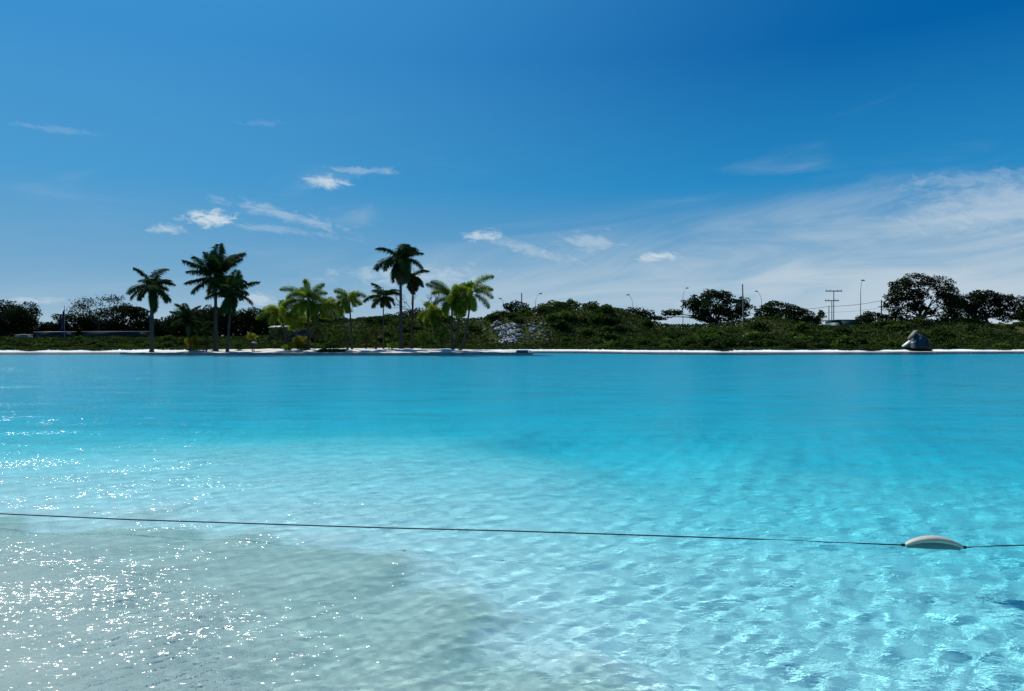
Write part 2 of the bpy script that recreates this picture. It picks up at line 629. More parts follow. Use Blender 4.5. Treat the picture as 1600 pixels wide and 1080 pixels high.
def build_island():
    rings = np.concatenate([[0.03], np.linspace(.1, 1, 22)])
    XY = CEN + (OUT - CEN)[None] * rings[:, None, None]
    Z_ = island_h(XY[..., 0], XY[..., 1])
    V = np.concatenate([XY, Z_[..., None]], -1)
    n = len(OUT)
    nr = len(rings)
    i = np.arange(nr - 1)[:, None] * n
    j = np.arange(n)[None]
    k = (j + 1) % n
    Fc = np.stack([i + j, i + n + j, i + n + k, i + k], -1).reshape(-1, 4)
    V = V.reshape(-1, 3)
    Fc = Fc[:, ::1]
    cap = [list(range(n))]
    me = mesh_np('island', V, Fc, True, M_ISLAND)
    o = tag(link(bpy.data.objects.new('island', me)), kind='structure')
    # low masonry rim standing in the water round the sand
    prof = [(1.0, -3.2), (1.0, 0.20), (0.985, 0.255), (.975, .10)]
    dirv = (OUT - CEN)
    L = np.linalg.norm(dirv, axis=1, keepdims=True)
    dn = dirv / L
    Vs = []
    for k_, (sc, z) in enumerate(prof):
        off = {1.0: .12, .985: .06, .975: -.25}[sc]
        P = OUT + dn * off
        zz = np.full((n, 1), z)
        if z > 0:
            zz = zz + (.02 * np.sin(np.arange(n) * .7) + .015 * np.sin(np.arange(n) * 2.3))[:, None]
        Vs.append(np.concatenate([P, zz], 1))
    V = np.concatenate(Vs)
    i = np.arange(len(prof) - 1)[:, None] * n
    Fc = np.stack([i + j, i + k, i + n + k, i + n + j], -1).reshape(-1, 4)
    link(bpy.data.objects.new('rim', mesh_np('rim', V, Fc, False, M_RIM)), o)


M_ISLAND = mat_sand('island_sand', (.50, .49, .43, 1), (.66, .64, .57, 1), .8)
M_RIM = mat_sand('mossy_concrete', (.16, .19, .16, 1), (.24, .26, .22, 1), 1.2)
build_island()


def on_island(px, py):
    d = 99.0
    while d < 118:
        if island_h(np.float64(X(px, d)), np.float64(d)) >= Z(py, d):
            break
        d += .1
    d = min(d, 114.5)
    return X(px, d), d, float(island_h(np.float64(X(px, d)), np.float64(d))) - .03


# ------------------------------------------------------------------ plant materials
def mat_leaf(name, a, b_, trans=.3, var=.6, scale=.35):
    m, g, out = material(name)
    oi = g.n('ShaderNodeObjectInfo')
    tc = g.n('ShaderNodeTexCoord')
    n = g.noise(tc.outputs['Object'], scale, 3, .6)
    f = g.math('ADD', g.math('MULTIPLY', oi.outputs['Random'], var), g.math('MULTIPLY', g.math('SUBTRACT', n, .5), 1.4), clamp=True)
    c = g.mixc(f, a, b_)
    d = g.n('ShaderNodeBsdfDiffuse')
    t = g.n('ShaderNodeBsdfTranslucent')
    g.link(c, d.inputs['Color'])
    tcx = g.mixc(.5, c, (a[0] * .8 + .01, a[1] * 1.5, a[2] * .5, 1))
    g.link(tcx, t.inputs['Color'])
    gs = g.n('ShaderNodeBsdfGlossy')
    gs.inputs['Roughness'].default_value = .6
    gs.inputs['Color'].default_value = (.5, .55, .45, 1)
    mx = g.n('ShaderNodeMixShader')
    mx.inputs[0].default_value = trans
    g.link(d.outputs[0], mx.inputs[1])
    g.link(t.outputs[0], mx.inputs[2])
    m2 = g.n('ShaderNodeMixShader')
    m2.inputs[0].default_value = .012
    g.link(mx.outputs[0], m2.inputs[1])
    g.link(gs.outputs[0], m2.inputs[2])
    g.link(m2.outputs[0], out.inputs['Surface'])
    return m


def mat_bark(name, a, b_, rings=False):
    m, g, out = material(name)
    tc = g.n('ShaderNodeTexCoord')
    n = g.noise(tc.outputs['Object'], 2.5, 5, .65)
    c = g.mixc(n, a, b_)
    if rings:
        w = g.n('ShaderNodeTexWave', wave_type='BANDS', bands_direction='Z')
        w.inputs['Scale'].default_value = 1.6
        w.inputs['Distortion'].default_value = 1.5
        g.link(tc.outputs['Object'], w.inputs['Vector'])
        c = g.mixc(g.math('MULTIPLY', w.outputs['Fac'], .25), c, (a[0] * .5, a[1] * .5, a[2] * .5, 1))
    p = g.n('ShaderNodeBsdfDiffuse')
    g.link(c, p.inputs['Color'])
    g.link(p.outputs[0], out.inputs['Surface'])
    return m


M_TREE = mat_leaf('dark_tree_leaf', (.012, .024, .008, 1), (.030, .050, .014, 1), .15)
M_TREE2 = mat_leaf('tree_leaf', (.020, .038, .010, 1), (.045, .072, .018, 1), .2)
M_BUSH = mat_leaf('bush_leaf', (.014, .036, .006, 1), (.100, .170, .020, 1), .34, .95)
M_GRASSY = mat_leaf('weed_leaf', (.035, .06, .012, 1), (.13, .14, .03, 1), .25, .5, .12)
M_UNDER = mat_leaf('undergrowth_leaf', (.014, .030, .006, 1), (.060, .088, .016, 1), .25, .5, .18)
M_PALM = mat_leaf('palm_leaf', (.018, .042, .012, 1), (.050, .100, .024, 1), .35, .6)
M_FOXTAIL = mat_leaf('foxtail_leaf', (.10, .16, .018, 1), (.50, .48, .05, 1), .55, .6)
M_YELLOW = mat_leaf('yellow_leaf', (.20, .17, .02, 1), (.33, .29, .04, 1), .35, .5)
M_BROWNLEAF = mat_leaf('bronze_leaf', (.07, .05, .02, 1), (.13, .10, .03, 1), .25, .5)
M_BARK = mat_bark('dark_bark', (.035, .028, .02, 1), (.08, .065, .05, 1))
M_PALMBARK = mat_bark('grey_palm_bark', (.040, .042, .036, 1), (.085, .086, .076, 1), True)
M_SHAFT = mat_bark('green_crownshaft', (.045, .075, .03, 1), (.08, .11, .05, 1))
M_DEAD = mat_leaf('dry_leaf', (.07, .05, .025, 1), (.12, .09, .05, 1), .2)


# ------------------------------------------------------------------ plant geometry
def tube_np(path, radii, n=7):
    path = np.asarray(path, float)
    m = len(path)
    tan = np.gradient(path, axis=0)
    tan /= np.linalg.norm(tan, axis=1, keepdims=True) + 1e-9
    ref = np.where(np.abs(tan[:, 2:3]) > .9, np.array([[1., 0, 0]]), np.array([[0, 0, 1.]]))
    a = np.cross(tan, ref)
    a /= np.linalg.norm(a, axis=1, keepdims=True) + 1e-9
    b = np.cross(tan, a)
    th = np.linspace(0, 2 * np.pi, n, endpoint=False)
    r = np.broadcast_to(np.asarray(radii, float), (m,))[:, None, None]
    V = path[:, None] + r * (a[:, None] * np.cos(th)[None, :, None] + b[:, None] * np.sin(th)[None, :, None])
    i = np.arange(m - 1)[:, None] * n
    j = np.arange(n)[None]
    k = (j + 1) % n
    Fc = np.stack([i + j, i + k, i + n + k, i + n + j], -1).reshape(-1, 4)
    return V.reshape(-1, 3), Fc


def join_np(parts):
    Vs, Fs, o = [], [], 0
    for v, f in parts:
        Vs.append(v)
        Fs.append(f + o)
        o += len(v)
    return np.concatenate(Vs), np.concatenate(Fs)


def leaves_np(P, size, g, up=.35):
    """a folded leaf-cluster quad at every point"""
    n = len(P)
    nr = g.normal(size=(n, 3))
    nr[:, 2] = np.abs(nr[:, 2]) + up
    nr /= np.linalg.norm(nr, axis=1, keepdims=True)
    a = np.cross(nr, g.normal(size=(n, 3)))
    a /= np.linalg.norm(a, axis=1, keepdims=True) + 1e-9
    b = np.cross(nr, a)
    s = (size * g.uniform(.6, 1.35, n))[:, None]
    V = np.stack([P - a * s * .62, P - b * s * .34 + nr * s * .12, P + a * s * .62, P + b * s * .34 + nr * s * .12], 1)
    Fc = np.arange(n * 4).reshape(n, 4)
    return V.reshape(-1, 3), Fc


def lobe_points(c, r, n, g, shell=.5, gap=None):
    d = g.normal(size=(n, 3))
    d /= np.linalg.norm(d, axis=1, keepdims=True)
    rad = 1 - shell * g.random(n) ** 1.6
    # lumpy surface
    ph = g.uniform(0, 6.28, 4)
    lump = 1 + .16 * np.sin(d[:, 0] * 5 + ph[0]) * np.sin(d[:, 1] * 5 + ph[1]) + .14 * np.sin(d[:, 2] * 6 + d[:, 0] * 4 + ph[2])
    P = np.asarray(c) + d * (rad * lump)[:, None] * np.asarray(r)
    if gap is not None:
        thr, sc = gap
        q = P * sc
        f = np.sin(q[:, 0] * 1.3 + 1.7 * np.sin(q[:, 2])) + np.sin(q[:, 1] * 1.1 + q[:, 2] * 1.2) + np.sin(q[:, 2] * 1.7 + q[:, 0] * .6)
        P = P[f > thr]
    return P


def limb(p0, p1, r0, r1, g, n=7, wob=.06):
    p0, p1 = np.asarray(p0, float), np.asarray(p1, float)
    t = np.linspace(0, 1, 7)[:, None]
    L = np.linalg.norm(p1 - p0)
    P = p0 + (p1 - p0) * t
    P += np.sin(t * np.pi) * g.normal(size=3) * L * wob
    P[:, 2:3] += np.sin(t * np.pi) * L * .05
    return tube_np(P, np.linspace(r0, r1, 7), n)


def root(name, loc, label, cat, group=None):
    o = bpy.data.objects.new(name, None)
    o.empty_display_size = .5
    o.location = loc
    link(o)
    return tag(o, label, cat, group)


def part(name, V, Fc, mat, parent, origin, smooth=True):
    me = mesh_np(name, np.asarray(V) - np.asarray(origin), Fc, smooth, mat)
    return link(bpy.data.objects.new(name, me), parent)


def tree(label, px, d, lobes, leaf=.42, dens=1.0, mat=None, group=None, seed=0, gap=(-1.7, .8), name='broadleaf_tree', tw=.35, trunk_px=None):
    g = np.random.default_rng(1000 + seed)
    bx = X(trunk_px if trunk_px else px, d)
    bz = float(terrain_h(np.float64(bx), np.float64(d))) - .2
    r = root(name, (bx, d, bz), label, 'tree', group)
    pts, limbs = [], []
    k = d / F
    L3 = []
    for lx, ly, lrx, lry in lobes:
        rx, rz = lrx * k, lry * k
        ry = max(rx * .8, rz * .9)
        dy = g.uniform(-.55, .55) * max(lobe[2] for lobe in lobes) * k
        c = np.array([X(lx, d), d + dy, Z(ly, d)])
        L3.append((c, (rx, ry, rz)))
        n = int(dens * 10 * (rx * ry + rx * rz + ry * rz) / (leaf * leaf) * 1.35)
        pts.append(lobe_points(c, (rx, ry, rz), n, g, .55, gap))
    P = np.concatenate(pts)
    V, Fc = leaves_np(P, leaf, g)
    zlow = min(c[2] - rr[2] * .3 for c, rr in L3)
    fork = np.array([bx + g.normal() * .3, d, bz + max(1.2, (zlow - bz) * .75)])
    base = np.array([bx, d, bz])
    limbs.append(limb(base, fork, tw, tw * .75, g, 8, .03))
    for c, rr in L3:
        limbs.append(limb(fork, c, tw * .5, .06, g, 5))
    part('trunk', *join_np(limbs), M_BARK, r, r.location)
    part('crown', V, Fc, mat or M_TREE, r, r.location, False)
    return r


TREES = [
    ('broad dark rain tree at the left edge of the treeline', 10, 190, [(-15, 491, 45, 21), (20, 487, 28, 14), (42, 492, 20, 11), (58, 503, 13, 9), (-70, 488, 40, 26), (25, 508, 36, 14)], {}),
    ('small dark round tree just left of the flagpole', 75, 192, [(75, 511, 13, 8), (84, 514, 10, 7), (68, 516, 9, 6)], {}),
    ('dark dome shaped tree behind the flagpole', 113, 194, [(113, 504, 28, 16), (98, 513, 15, 10), (130, 509, 16, 12)], {}),
    ('flat topped spreading dark tree left of the leftmost palm', 190, 196, [(172, 500, 36, 17), (200, 487, 24, 8), (214, 500, 20, 10), (190, 483, 22, 6), (224, 507, 9, 6), (165, 512, 30, 12)], {}),
    ('low dark tree seen right behind the leftmost palm trunk', 248, 200, [(250, 513, 16, 10), (238, 509, 13, 10)], {}),
    ('dark dense tree behind the stubby dark palm', 300, 186, [(285, 505, 20, 18), (318, 493, 22, 14), (300, 498, 20, 15), (345, 490, 22, 11), (330, 505, 30, 15)], {}),
    ('dark rounded tree right of the twin feathery palms', 390, 190, [(380, 498, 22, 14), (400, 493, 20, 11), (366, 501, 15, 13), (415, 500, 20, 13)], {}),
    ('dark tree behind the bushy foxtail palm clump', 475, 188, [(450, 505, 25, 14), (480, 502, 24, 14), (508, 505, 18, 13)], {}),
    ('low dark scrub tree behind the slim twin trunk palm', 570, 186, [(540, 509, 22, 11), (572, 506, 22, 11), (602, 503, 20, 11)], {}),
    ('dark mound shaped tree behind the tallest palm', 650, 184, [(650, 496, 27, 12), (682, 494, 20, 11), (622, 500, 22, 11)], {}),
    ('dark tree on the hilltop beside the thin bare pole', 805, 176, [(805, 482, 20, 10), (788, 489, 14, 8), (823, 487, 12, 8)], {}),
    ('bushy tree with a ragged top on the crest of the hill', 880, 178, [(868, 478, 22, 7), (893, 477, 15, 7), (890, 472, 5, 5), (850, 483, 16, 7)], dict(mat='B', leaf=.36)),
    ('dark low tree on the right shoulder of the hill', 970, 180, [(925, 480, 18, 8), (952, 487, 20, 8), (985, 491, 26, 10), (1008, 494, 14, 9), (940, 482, 14, 7)], {}),
    ('wide dark spreading tree with layered branches at the right of the hill', 1112, 178, [(1115, 461, 18, 9), (1131, 464, 15, 10), (1095, 470, 18, 10), (1076, 476, 15, 8), (1050, 489, 17, 5), (1034, 497, 14, 4), (1100, 484, 30, 13), (1140, 480, 20, 15), (1160, 474, 13, 9), (1120, 495, 36, 13), (1168, 485, 15, 11)], dict(gap=(-1.2, .9))),
    ('smooth domed dark tree just right of the tall bare pole', 1212, 180, [(1210, 480, 23, 9), (1193, 490, 18, 11), (1236, 487, 18, 10), (1222, 497, 30, 12)], dict(mat='B2')),
    ('scraggy dark tree left of the teal shed', 1262, 178, [(1255, 495, 16, 11), (1278, 500, 12, 8), (1283, 491, 5, 7), (1268, 503, 20, 9)], dict(mat='B2', leaf=.34)),
    ('low dark tree between the lamp post and the great round tree', 1362, 178, [(1360, 497, 20, 10), (1348, 502, 16, 8), (1376, 500, 14, 10)], {}),
    ('great round dark tree with sky showing through its crown', 1440, 172, [(1438, 438, 24, 12), (1408, 447, 18, 10), (1398, 464, 18, 11), (1393, 480, 15, 14), (1430, 461, 25, 11), (1464, 445, 20, 12), (1484, 456, 17, 13), (1470, 471, 22, 12), (1493, 477, 15, 18), (1438, 478, 14, 8), (1408, 494, 19, 9), (1484, 493, 18, 11), (1418, 482, 14, 9), (1460, 485, 15, 9)], dict(gap=(-1.25, .75), leaf=.38, tw=.4)),
    ('broad dark tree directly right of the great round tree', 1545, 180, [(1520, 471, 22, 14), (1550, 465, 25, 13), (1571, 472, 20, 14), (1540, 485, 30, 15), (1510, 488, 20, 15), (1576, 490, 22, 13)], dict(gap=(-1.3, .8), tw=.4)),
    ('dark tree cut off by the right edge of the picture', 1610, 178, [(1602, 479, 22, 18), (1624, 470, 25, 20), (1592, 495, 18, 12), (1665, 478, 40, 25)], {}),
]
for i, (lab, px, d, lobes, kw) in enumerate(TREES):
    kw = dict(kw)
    mt = {None: M_TREE, 'B': M_BUSH, 'B2': M_TREE2}[kw.pop('mat', None)]
    tree(lab, px, d, lobes, mat=mt, seed=i, **kw)


def bare_tree(label, px, d, base_z, top_py, spread, tufts, seed, leafmat):
    g = np.random.default_rng(seed)
    bx = X(px, d)
    r = root('bare_tree', (bx, d, base_z), label, 'tree')
    H = Z(top_py, d) - base_z
    limbs, tips = [], []

    def grow(p, dirv, L, rad, depth):
        q = p + dirv * L
        limbs.append(limb(p, q, rad, rad * .6, g, 5, .08))
        if depth == 0:
            tips.append(q)
            return
        for _ in range(3 if depth > 2 else 2 + int(g.random() < .4)):
            nd = dirv + g.normal(size=3) * np.array([.62, .5, .35])
            nd[2] = max(nd[2], -.05) + .12
            nd /= np.linalg.norm(nd)
            grow(q, nd, L * g.uniform(.62, .82), rad * .6, depth - 1)
    p = np.array([bx, d, base_z])
    limbs.append(limb(p, p + np.array([0, 0, H * .3]), .22, .17, g, 7, .02))
    p = p + np.array([0, 0, H * .3])
    for a in np.linspace(0, 2 * np.pi, 5, endpoint=False):
        nd = np.array([math.cos(a) * spread, math.sin(a) * .5, .85])
        nd /= np.linalg.norm(nd)
        grow(p, nd, H * .26, .12, 3)
    part('trunk', *join_np(limbs), M_BARK, r, r.location)
    if tufts:
        T = np.array(tips)
        T = T[(g.random(len(T)) < tufts)]
        P = np.concatenate([t + g.normal(size=(26, 3)) * np.array([.7, .7, .4]) for t in T])
        part('crown', *leaves_np(P, .36, g), leafmat, r, r.location, False)


bare_tree('half bare tree with thin twigs above the dark treeline on the left', 155, 188, 1.8, 456, .95, .45, 5, M_TREE)
bare_tree('leafless branching tree between the tallest palm and the foxtail palms', 660, 150, 1.2, 442, .8, .0, 9, M_TREE)


# ------------------------------------------------------------------ palms
def frond_np(L, elev, az, droop, kind, g):
    """rachis plus leaflets of one palm leaf; base at the origin"""
    m = 13
    t = np.linspace(0, 1, m)
    e = math.radians(elev) - math.radians(droop) * t ** 1.25
    ds = L / (m - 1)
    h = np.concatenate([[0], np.cumsum(np.cos(e[:-1]) * ds)])
    v = np.concatenate([[0], np.cumsum(np.sin(e[:-1]) * ds)])
    ca, sa = math.cos(az), math.sin(az)
    R = np.stack([h * ca, h * sa, v], -1)
    rv, rf = tube_np(R, np.linspace(.055, .012, m), 4)
    side = np.array([-sa, ca, 0])
    nl = int(L * (15 if kind == 'royal' else 16))
    tl = np.linspace(.13, 1.0, nl)
    P = np.stack([np.interp(tl, t, R[:, i]) for i in range(3)], -1)
    el = np.interp(tl, t, e)
    T = np.stack([np.cos(el) * ca, np.cos(el) * sa, np.sin(el)], -1)
    N = np.stack([-np.sin(el) * ca, -np.sin(el) * sa, np.cos(el)], -1)
    quads = []
    if kind == 'foxtail':
        rows = np.linspace(0, 2 * np.pi, 7, endpoint=False)
        ll = .62 * np.sin(np.clip(tl * 1.02, 0, 1) * np.pi) ** .45 + .12
        wd = .075
    else:
        rows = np.array([.15, -.25, .55, np.pi - .15, np.pi + .25, np.pi - .55])
        ll = (.25 + .95 * np.sin(np.clip(.12 + tl * .83, 0, 1) * np.pi) ** .6) * L / 4.4
        wd = .10
    for a in rows:
        jit = g.normal(size=(nl, 1)) * .13
        D = side * np.cos(a) + N * np.sin(a) + T * ((.42 if kind == 'royal' else .6) + jit) + g.normal(size=(nl, 3)) * .10
        D[:, 2] -= .45 * g.random() + .2 if kind == 'royal' else .12
        D /= np.linalg.norm(D, axis=1, keepdims=True)
        W = np.cross(D, N)
        W /= np.linalg.norm(W, axis=1, keepdims=True) + 1e-9
        l_ = (ll * g.uniform(.8, 1.15, nl))[:, None]
        torn = g.random(nl) < (.16 if kind == 'royal' else .06)
        l_[torn] *= g.uniform(.15, .5)
        D[torn, 2] -= .8
        D /= np.linalg.norm(D, axis=1, keepdims=True)
        tip = P + D * l_
        tip[:, 2] -= l_[:, 0] * .18
        mid = P + D * l_ * .45
        quads.append(np.stack([P, mid + W * wd * .5, tip, mid - W * wd * .5], 1))
    Q = np.concatenate(quads).reshape(-1, 3)
    return join_np([(rv, rf), (Q, np.arange(len(Q)).reshape(-1, 4))])


def palm(label, base, crown_px, crown_py, n, L, kind='royal', seed=0, lean=0.0, elev=(78, -38), droop=(35, 75), r0=.24, belly=0., shaft=1.3,
         mat=None, spear=True, dead=0, trunk_mat=None, cat='palm tree', name='palm_tree', group=None):
    g = np.random.default_rng(400 + seed)
    bx, by, bz = base
    top = np.array([X(crown_px, by), by + g.uniform(-.3, .3), Z(crown_py, by)])
    b = np.array([bx, by, bz - .1])
    r = root(name, b, label, cat, group)
    t = np.linspace(0, 1, 22)
    H = top[2] - b[2]
    P = b + (top - b) * t[:, None]
    P[:, 0] = b[0] + (top[0] - b[0]) * (t ** (1 + lean))
    tt = t * (H - shaft * .9) / H if shaft else t
    Pt = np.stack([np.interp(tt, t, P[:, i]) for i in range(3)], -1)
    rad = r0 * (1.0 - .42 * t) + r0 * .55 * np.exp(-t * 22) + belly * np.exp(-((t - .52) / .22) ** 2)
    part('trunk', *tube_np(Pt, rad, 9), trunk_mat or M_PALMBARK, r, b)
    if shaft:
        s = np.linspace((H - shaft) / H, 1.0, 6)
        Ps = np.stack([np.interp(s, t, P[:, i]) for i in range(3)], -1)
        part('crownshaft', *tube_np(Ps, np.array([.62, .68, .62, .52, .40, .26]) * r0 * 1.05, 8), M_SHAFT, r, b)
    mt = mat or M_PALM
    for i in range(n):
        u = (i + .5) / n
        el = elev[0] + (elev[1] - elev[0]) * u ** .9 + g.normal() * 10
        az = i * 2.39996 + g.normal() * .25 + seed
        dr = droop[0] + (droop[1] + 18 - droop[0]) * g.random() * (1 - .3 * u)
        l_ = L * (.8 + .2 * math.sin(math.pi * min(1, u + .25))) * g.uniform(.75, 1.12)
        V, Fc = frond_np(l_, el, az, dr, kind, g)
        off = np.array([0, 0, -.35 * u])
        part('frond', V + top + off, Fc, M_DEAD if i >= n - dead else mt, r, b, False)
    if spear:
        sp = tube_np([top, top + [0.03, 0, L * .22], top + [.06, 0, L * .42]], [.05, .035, .01], 5)
        part('spear_leaf', *sp, mt, r, b)
    return r


palm('solitary royal palm with a swollen grey trunk at the left end of the island', on_island(237, 550), 237, 446, 17, 3.8, seed=1, elev=(82, -58), r0=.25, belly=.10, shaft=1.5)
palm('large feathery palm with the widest crown in the left pair', on_island(337, 549), 336, 430, 21, 4.9, seed=52, r0=.30, shaft=1.8, elev=(84, -38), droop=(14, 44))
palm('slimmer palm close on the right of the widest feathery palm', on_island(355, 549.5), 363, 455, 15, 3.7, seed=3, r0=.19, shaft=1.1, elev=(80, -48))
palm('stubby dark palm with a fan of short fronds left of the feathery pair', on_island(297, 548), 294, 497, 16, 3.2, seed=4, r0=.18, shaft=.6, elev=(85, -35))
palm('bushy foxtail palm in the middle of the yellow green clump', on_island(482, 546.5), 481, 468, 18, 4.3, 'foxtail', seed=5, r0=.20, shaft=.9, mat=M_FOXTAIL, elev=(70, -35), droop=(55, 100))
palm('low yellow foxtail palm on the left side of the clump', on_island(452, 547), 438, 486, 15, 3.3, 'foxtail', seed=6, r0=.16, shaft=.7, mat=M_FOXTAIL, elev=(72, -25), droop=(50, 95))
palm('leaning foxtail palm on the right side of the clump', on_island(478, 547), 508, 476, 12, 2.9, 'foxtail', seed=7, r0=.14, shaft=.7, mat=M_FOXTAIL, lean=.25, elev=(60, -40), droop=(55, 95))
palm('slim palm with a small yellow green crown standing right of the clump', on_island(550, 546), 545, 464, 10, 2.7, 'foxtail', seed=8, r0=.15, shaft=.8, mat=M_FOXTAIL, elev=(62, -15), droop=(50, 85), lean=.4)
palm('thin leaning palm with a sparse drooping crown beside the slim palm', on_island(544, 546.5), 534, 474, 7, 1.9, 'foxtail', seed=9, r0=.13, shaft=.5, mat=M_FOXTAIL, lean=-.3, elev=(45, -35), droop=(60, 95))
palm('short blue green feathery palm left of the tallest palm', on_island(599, 545), 599, 462, 13, 3.1, seed=10, r0=.12, shaft=.5, elev=(75, -30), droop=(40, 80))
palm('tallest palm on the island with a ragged crown', on_island(627, 545), 626, 404, 23, 4.2, seed=11, r0=.27, shaft=1.7, elev=(72, -62), droop=(50, 105), dead=2)
palm('dark trunked palm with hanging old fronds right of the tallest palm', on_island(643, 545), 646, 430, 11, 3.0, seed=12, r0=.20, shaft=.8, elev=(45, -72), droop=(60, 100), trunk_mat=M_BARK, dead=3)
palm('bushy foxtail palm with an upright trunk near the right end of the island', on_island(707, 546), 706, 464, 18, 3.7, 'foxtail', seed=13, r0=.19, shaft=.8, mat=M_FOXTAIL, elev=(72, -40), droop=(55, 105))
palm('foxtail palm with a curved leaning trunk, rightmost on the island', on_island(718, 547), 737, 456, 13, 3.9, 'foxtail', seed=14, r0=.17, shaft=.8, mat=M_FOXTAIL, lean=-.42, elev=(70, -30), droop=(60, 115))
palm('low drooping foxtail palm left of the upright one at the right end', on_island(684, 545), 674, 487, 13, 2.9, 'foxtail', seed=15, r0=.15, shaft=.6, mat=M_FOXTAIL, elev=(55, -50), droop=(60, 105))
palm('second thin foxtail palm hidden close behind the upright one', on_island(711, 545), 722, 474, 9, 2.5, 'foxtail', seed=16, r0=.12, shaft=.6, mat=M_FOXTAIL, lean=.2, elev=(55, -40), droop=(60, 100))
# young palms and small shrubs at the feet of the palms
for lab, px, py, cpx, cpy, L, sd, mt in (
        ('young yellow leaved palm at the foot of the foxtail clump', 470, 547, 470, 541, 1.9, 21, M_YELLOW),
        ('young brownish yellow palm under the stubby dark palm', 303, 548, 303, 540, 1.4, 22, M_YELLOW),):
    palm(lab, on_island(px, py), cpx, cpy, 11, L, 'foxtail', seed=sd, r0=.10, shaft=0, mat=mt, elev=(85, 25), droop=(25, 70), spear=False, cat='young palm', name='young_palm')


def shrub(label, px, py, cpx, cpy, rpx, rpy, mat, seed, n=260, leaf=.22):
    g = np.random.default_rng(700 + seed)
    x, y, z = on_island(px, py)
    r = root('small_shrub', (x, y, z), label, 'shrub')
    k = y / F
    c = np.array([X(cpx, y), y, Z(cpy, y)])
    P = lobe_points(c, (rpx * k, rpx * k, rpy * k), n, g, .8)
    part('foliage', *leaves_np(P, leaf, g), mat, r, (x, y, z), False)
    st = [limb((x + dx, y, z - .05), c + g.normal(size=3) * .3, .06, .03, g, 5) for dx in (-.08, .02, .1)]
    part('stem', *join_np(st), M_BARK, r, (x, y, z))


shrub('small yellow topped shrub on a thin stem beside the white topped lamp', 394, 548.5, 393, 526, 9, 6, M_YELLOW, 1)
shrub('small yellow green shrub on a thin stem right of the foxtail clump', 516, 547.5, 514, 527, 7, 8, M_FOXTAIL, 2)
shrub('small bronze leaved shrub under the short blue green palm', 587, 546, 588, 519, 11, 10, M_BROWNLEAF, 3)
shrub('low dark shrub between the widest palm and the stubby palm', 322, 549, 322, 536, 8, 11, M_PALM, 4)
shrub('low yellow green weed tuft beside the foxtail clump', 448, 548, 448, 543, 8, 4, M_FOXTAIL, 5)
shrub('bright green weed tuft at the foot of the tallest palm', 613, 546, 613, 540, 9, 5, M_FOXTAIL, 6)

shrub('bushy dark shrub behind the low yellow foxtail palm', 440, 544.5, 438, 520, 16, 14, M_TREE2, 7, 520, .3)
shrub('tall dark shrub behind the trunk of the middle foxtail palm', 492, 544, 494, 516, 17, 16, M_TREE2, 8, 560, .3)
shrub('low dark shrub right of the slimmer palm of the left pair', 372, 547.5, 372, 539, 10, 8, M_PALM, 9, 260, .24)
shrub('dark shrub between the slim yellow green palm and the short feathery palm', 572, 545, 572, 528, 13, 12, M_TREE2, 10, 420, .28)
shrub('dark green shrub between the two trunks beside the tallest palm', 660, 545, 660, 527, 14, 12, M_BUSH, 11, 420, .28)
shrub('dark green shrub behind the low drooping foxtail palm', 690, 545, 690, 522, 14, 14, M_BUSH, 12, 420, .28)
palm('half grown foxtail palm behind the middle of the clump', on_island(465, 546), 462, 498, 11, 2.4, 'foxtail', seed=31, r0=.14, shaft=.5, mat=M_FOXTAIL, elev=(75, -30), droop=(50, 95))
palm('half grown dark palm between the stubby palm and the widest palm', on_island(318, 547.5), 318, 512, 11, 2.2, seed=32, r0=.13, shaft=.4, elev=(80, -35))

# ground cover tuft of grass on the sand
g_ = np.random.default_rng(77)
P = np.stack([X(g_.uniform(498, 540, 900), 102.5), g_.uniform(101.3, 103.7, 900), np.zeros(900)], -1)
P[:, 2] = island_h(P[:, 0], P[:, 1]) + .10 + .12 * g_.random(900)
V, Fc = leaves_np(P, .26, g_)
tag(link(bpy.data.objects.new('grass', mesh_np('grass', V, Fc, False, M_GRASSY))), 'green grass patch on the sand of the island', None, None, 'stuff')

# ------------------------------------------------------------------ bushes on the far bank
def bush_mesh(seed, kind):
    g = np.random.default_rng(seed)
    pts = []
    for i in range(5 + seed % 3):
        a = g.uniform(0, 6.28)
        q = g.uniform(0, .55) if i else 0
        c = np.array([math.cos(a) * q, math.sin(a) * q, g.uniform(.25, .5)])
        rr = g.uniform(.35, .6)
        pts.append(lobe_points(c, (rr, rr, rr * g.uniform(.7, 1.0)), 150, g, .45))
    P = np.concatenate(pts)
    P = P[P[:, 2] > -.1]
    V, Fc = leaves_np(P, .17, g)
    return mesh_np('bush', V, Fc, False, {'bush': M_BUSH, 'dark': M_TREE2, 'weed': M_GRASSY}[kind])


BM = {k: [bush_mesh(50 + i * 3 + j, k) for i in range(4)] for j, k in enumerate(('bush', 'dark', 'weed'))}
g = np.random.default_rng(91)


def bush(x, y, s, kind, label, group, zs=1.0, sink=.1):
    o = bpy.data.objects.new('bush', BM[kind][g.integers(4)])
    o.location = (x, y, float(terrain_h(np.float64(x), np.float64(y))) - sink)
    o.scale = (s * g.uniform(.9, 1.25), s * g.uniform(.9, 1.2), s * zs * g.uniform(.8, 1.1))
    o.rotation_euler = (0, 0, g.uniform(0, 6.28))
    link(o)
    tag(o, label, 'bush', group)
    return o


ROCK_ZONE = (756, 864, 503, 543)
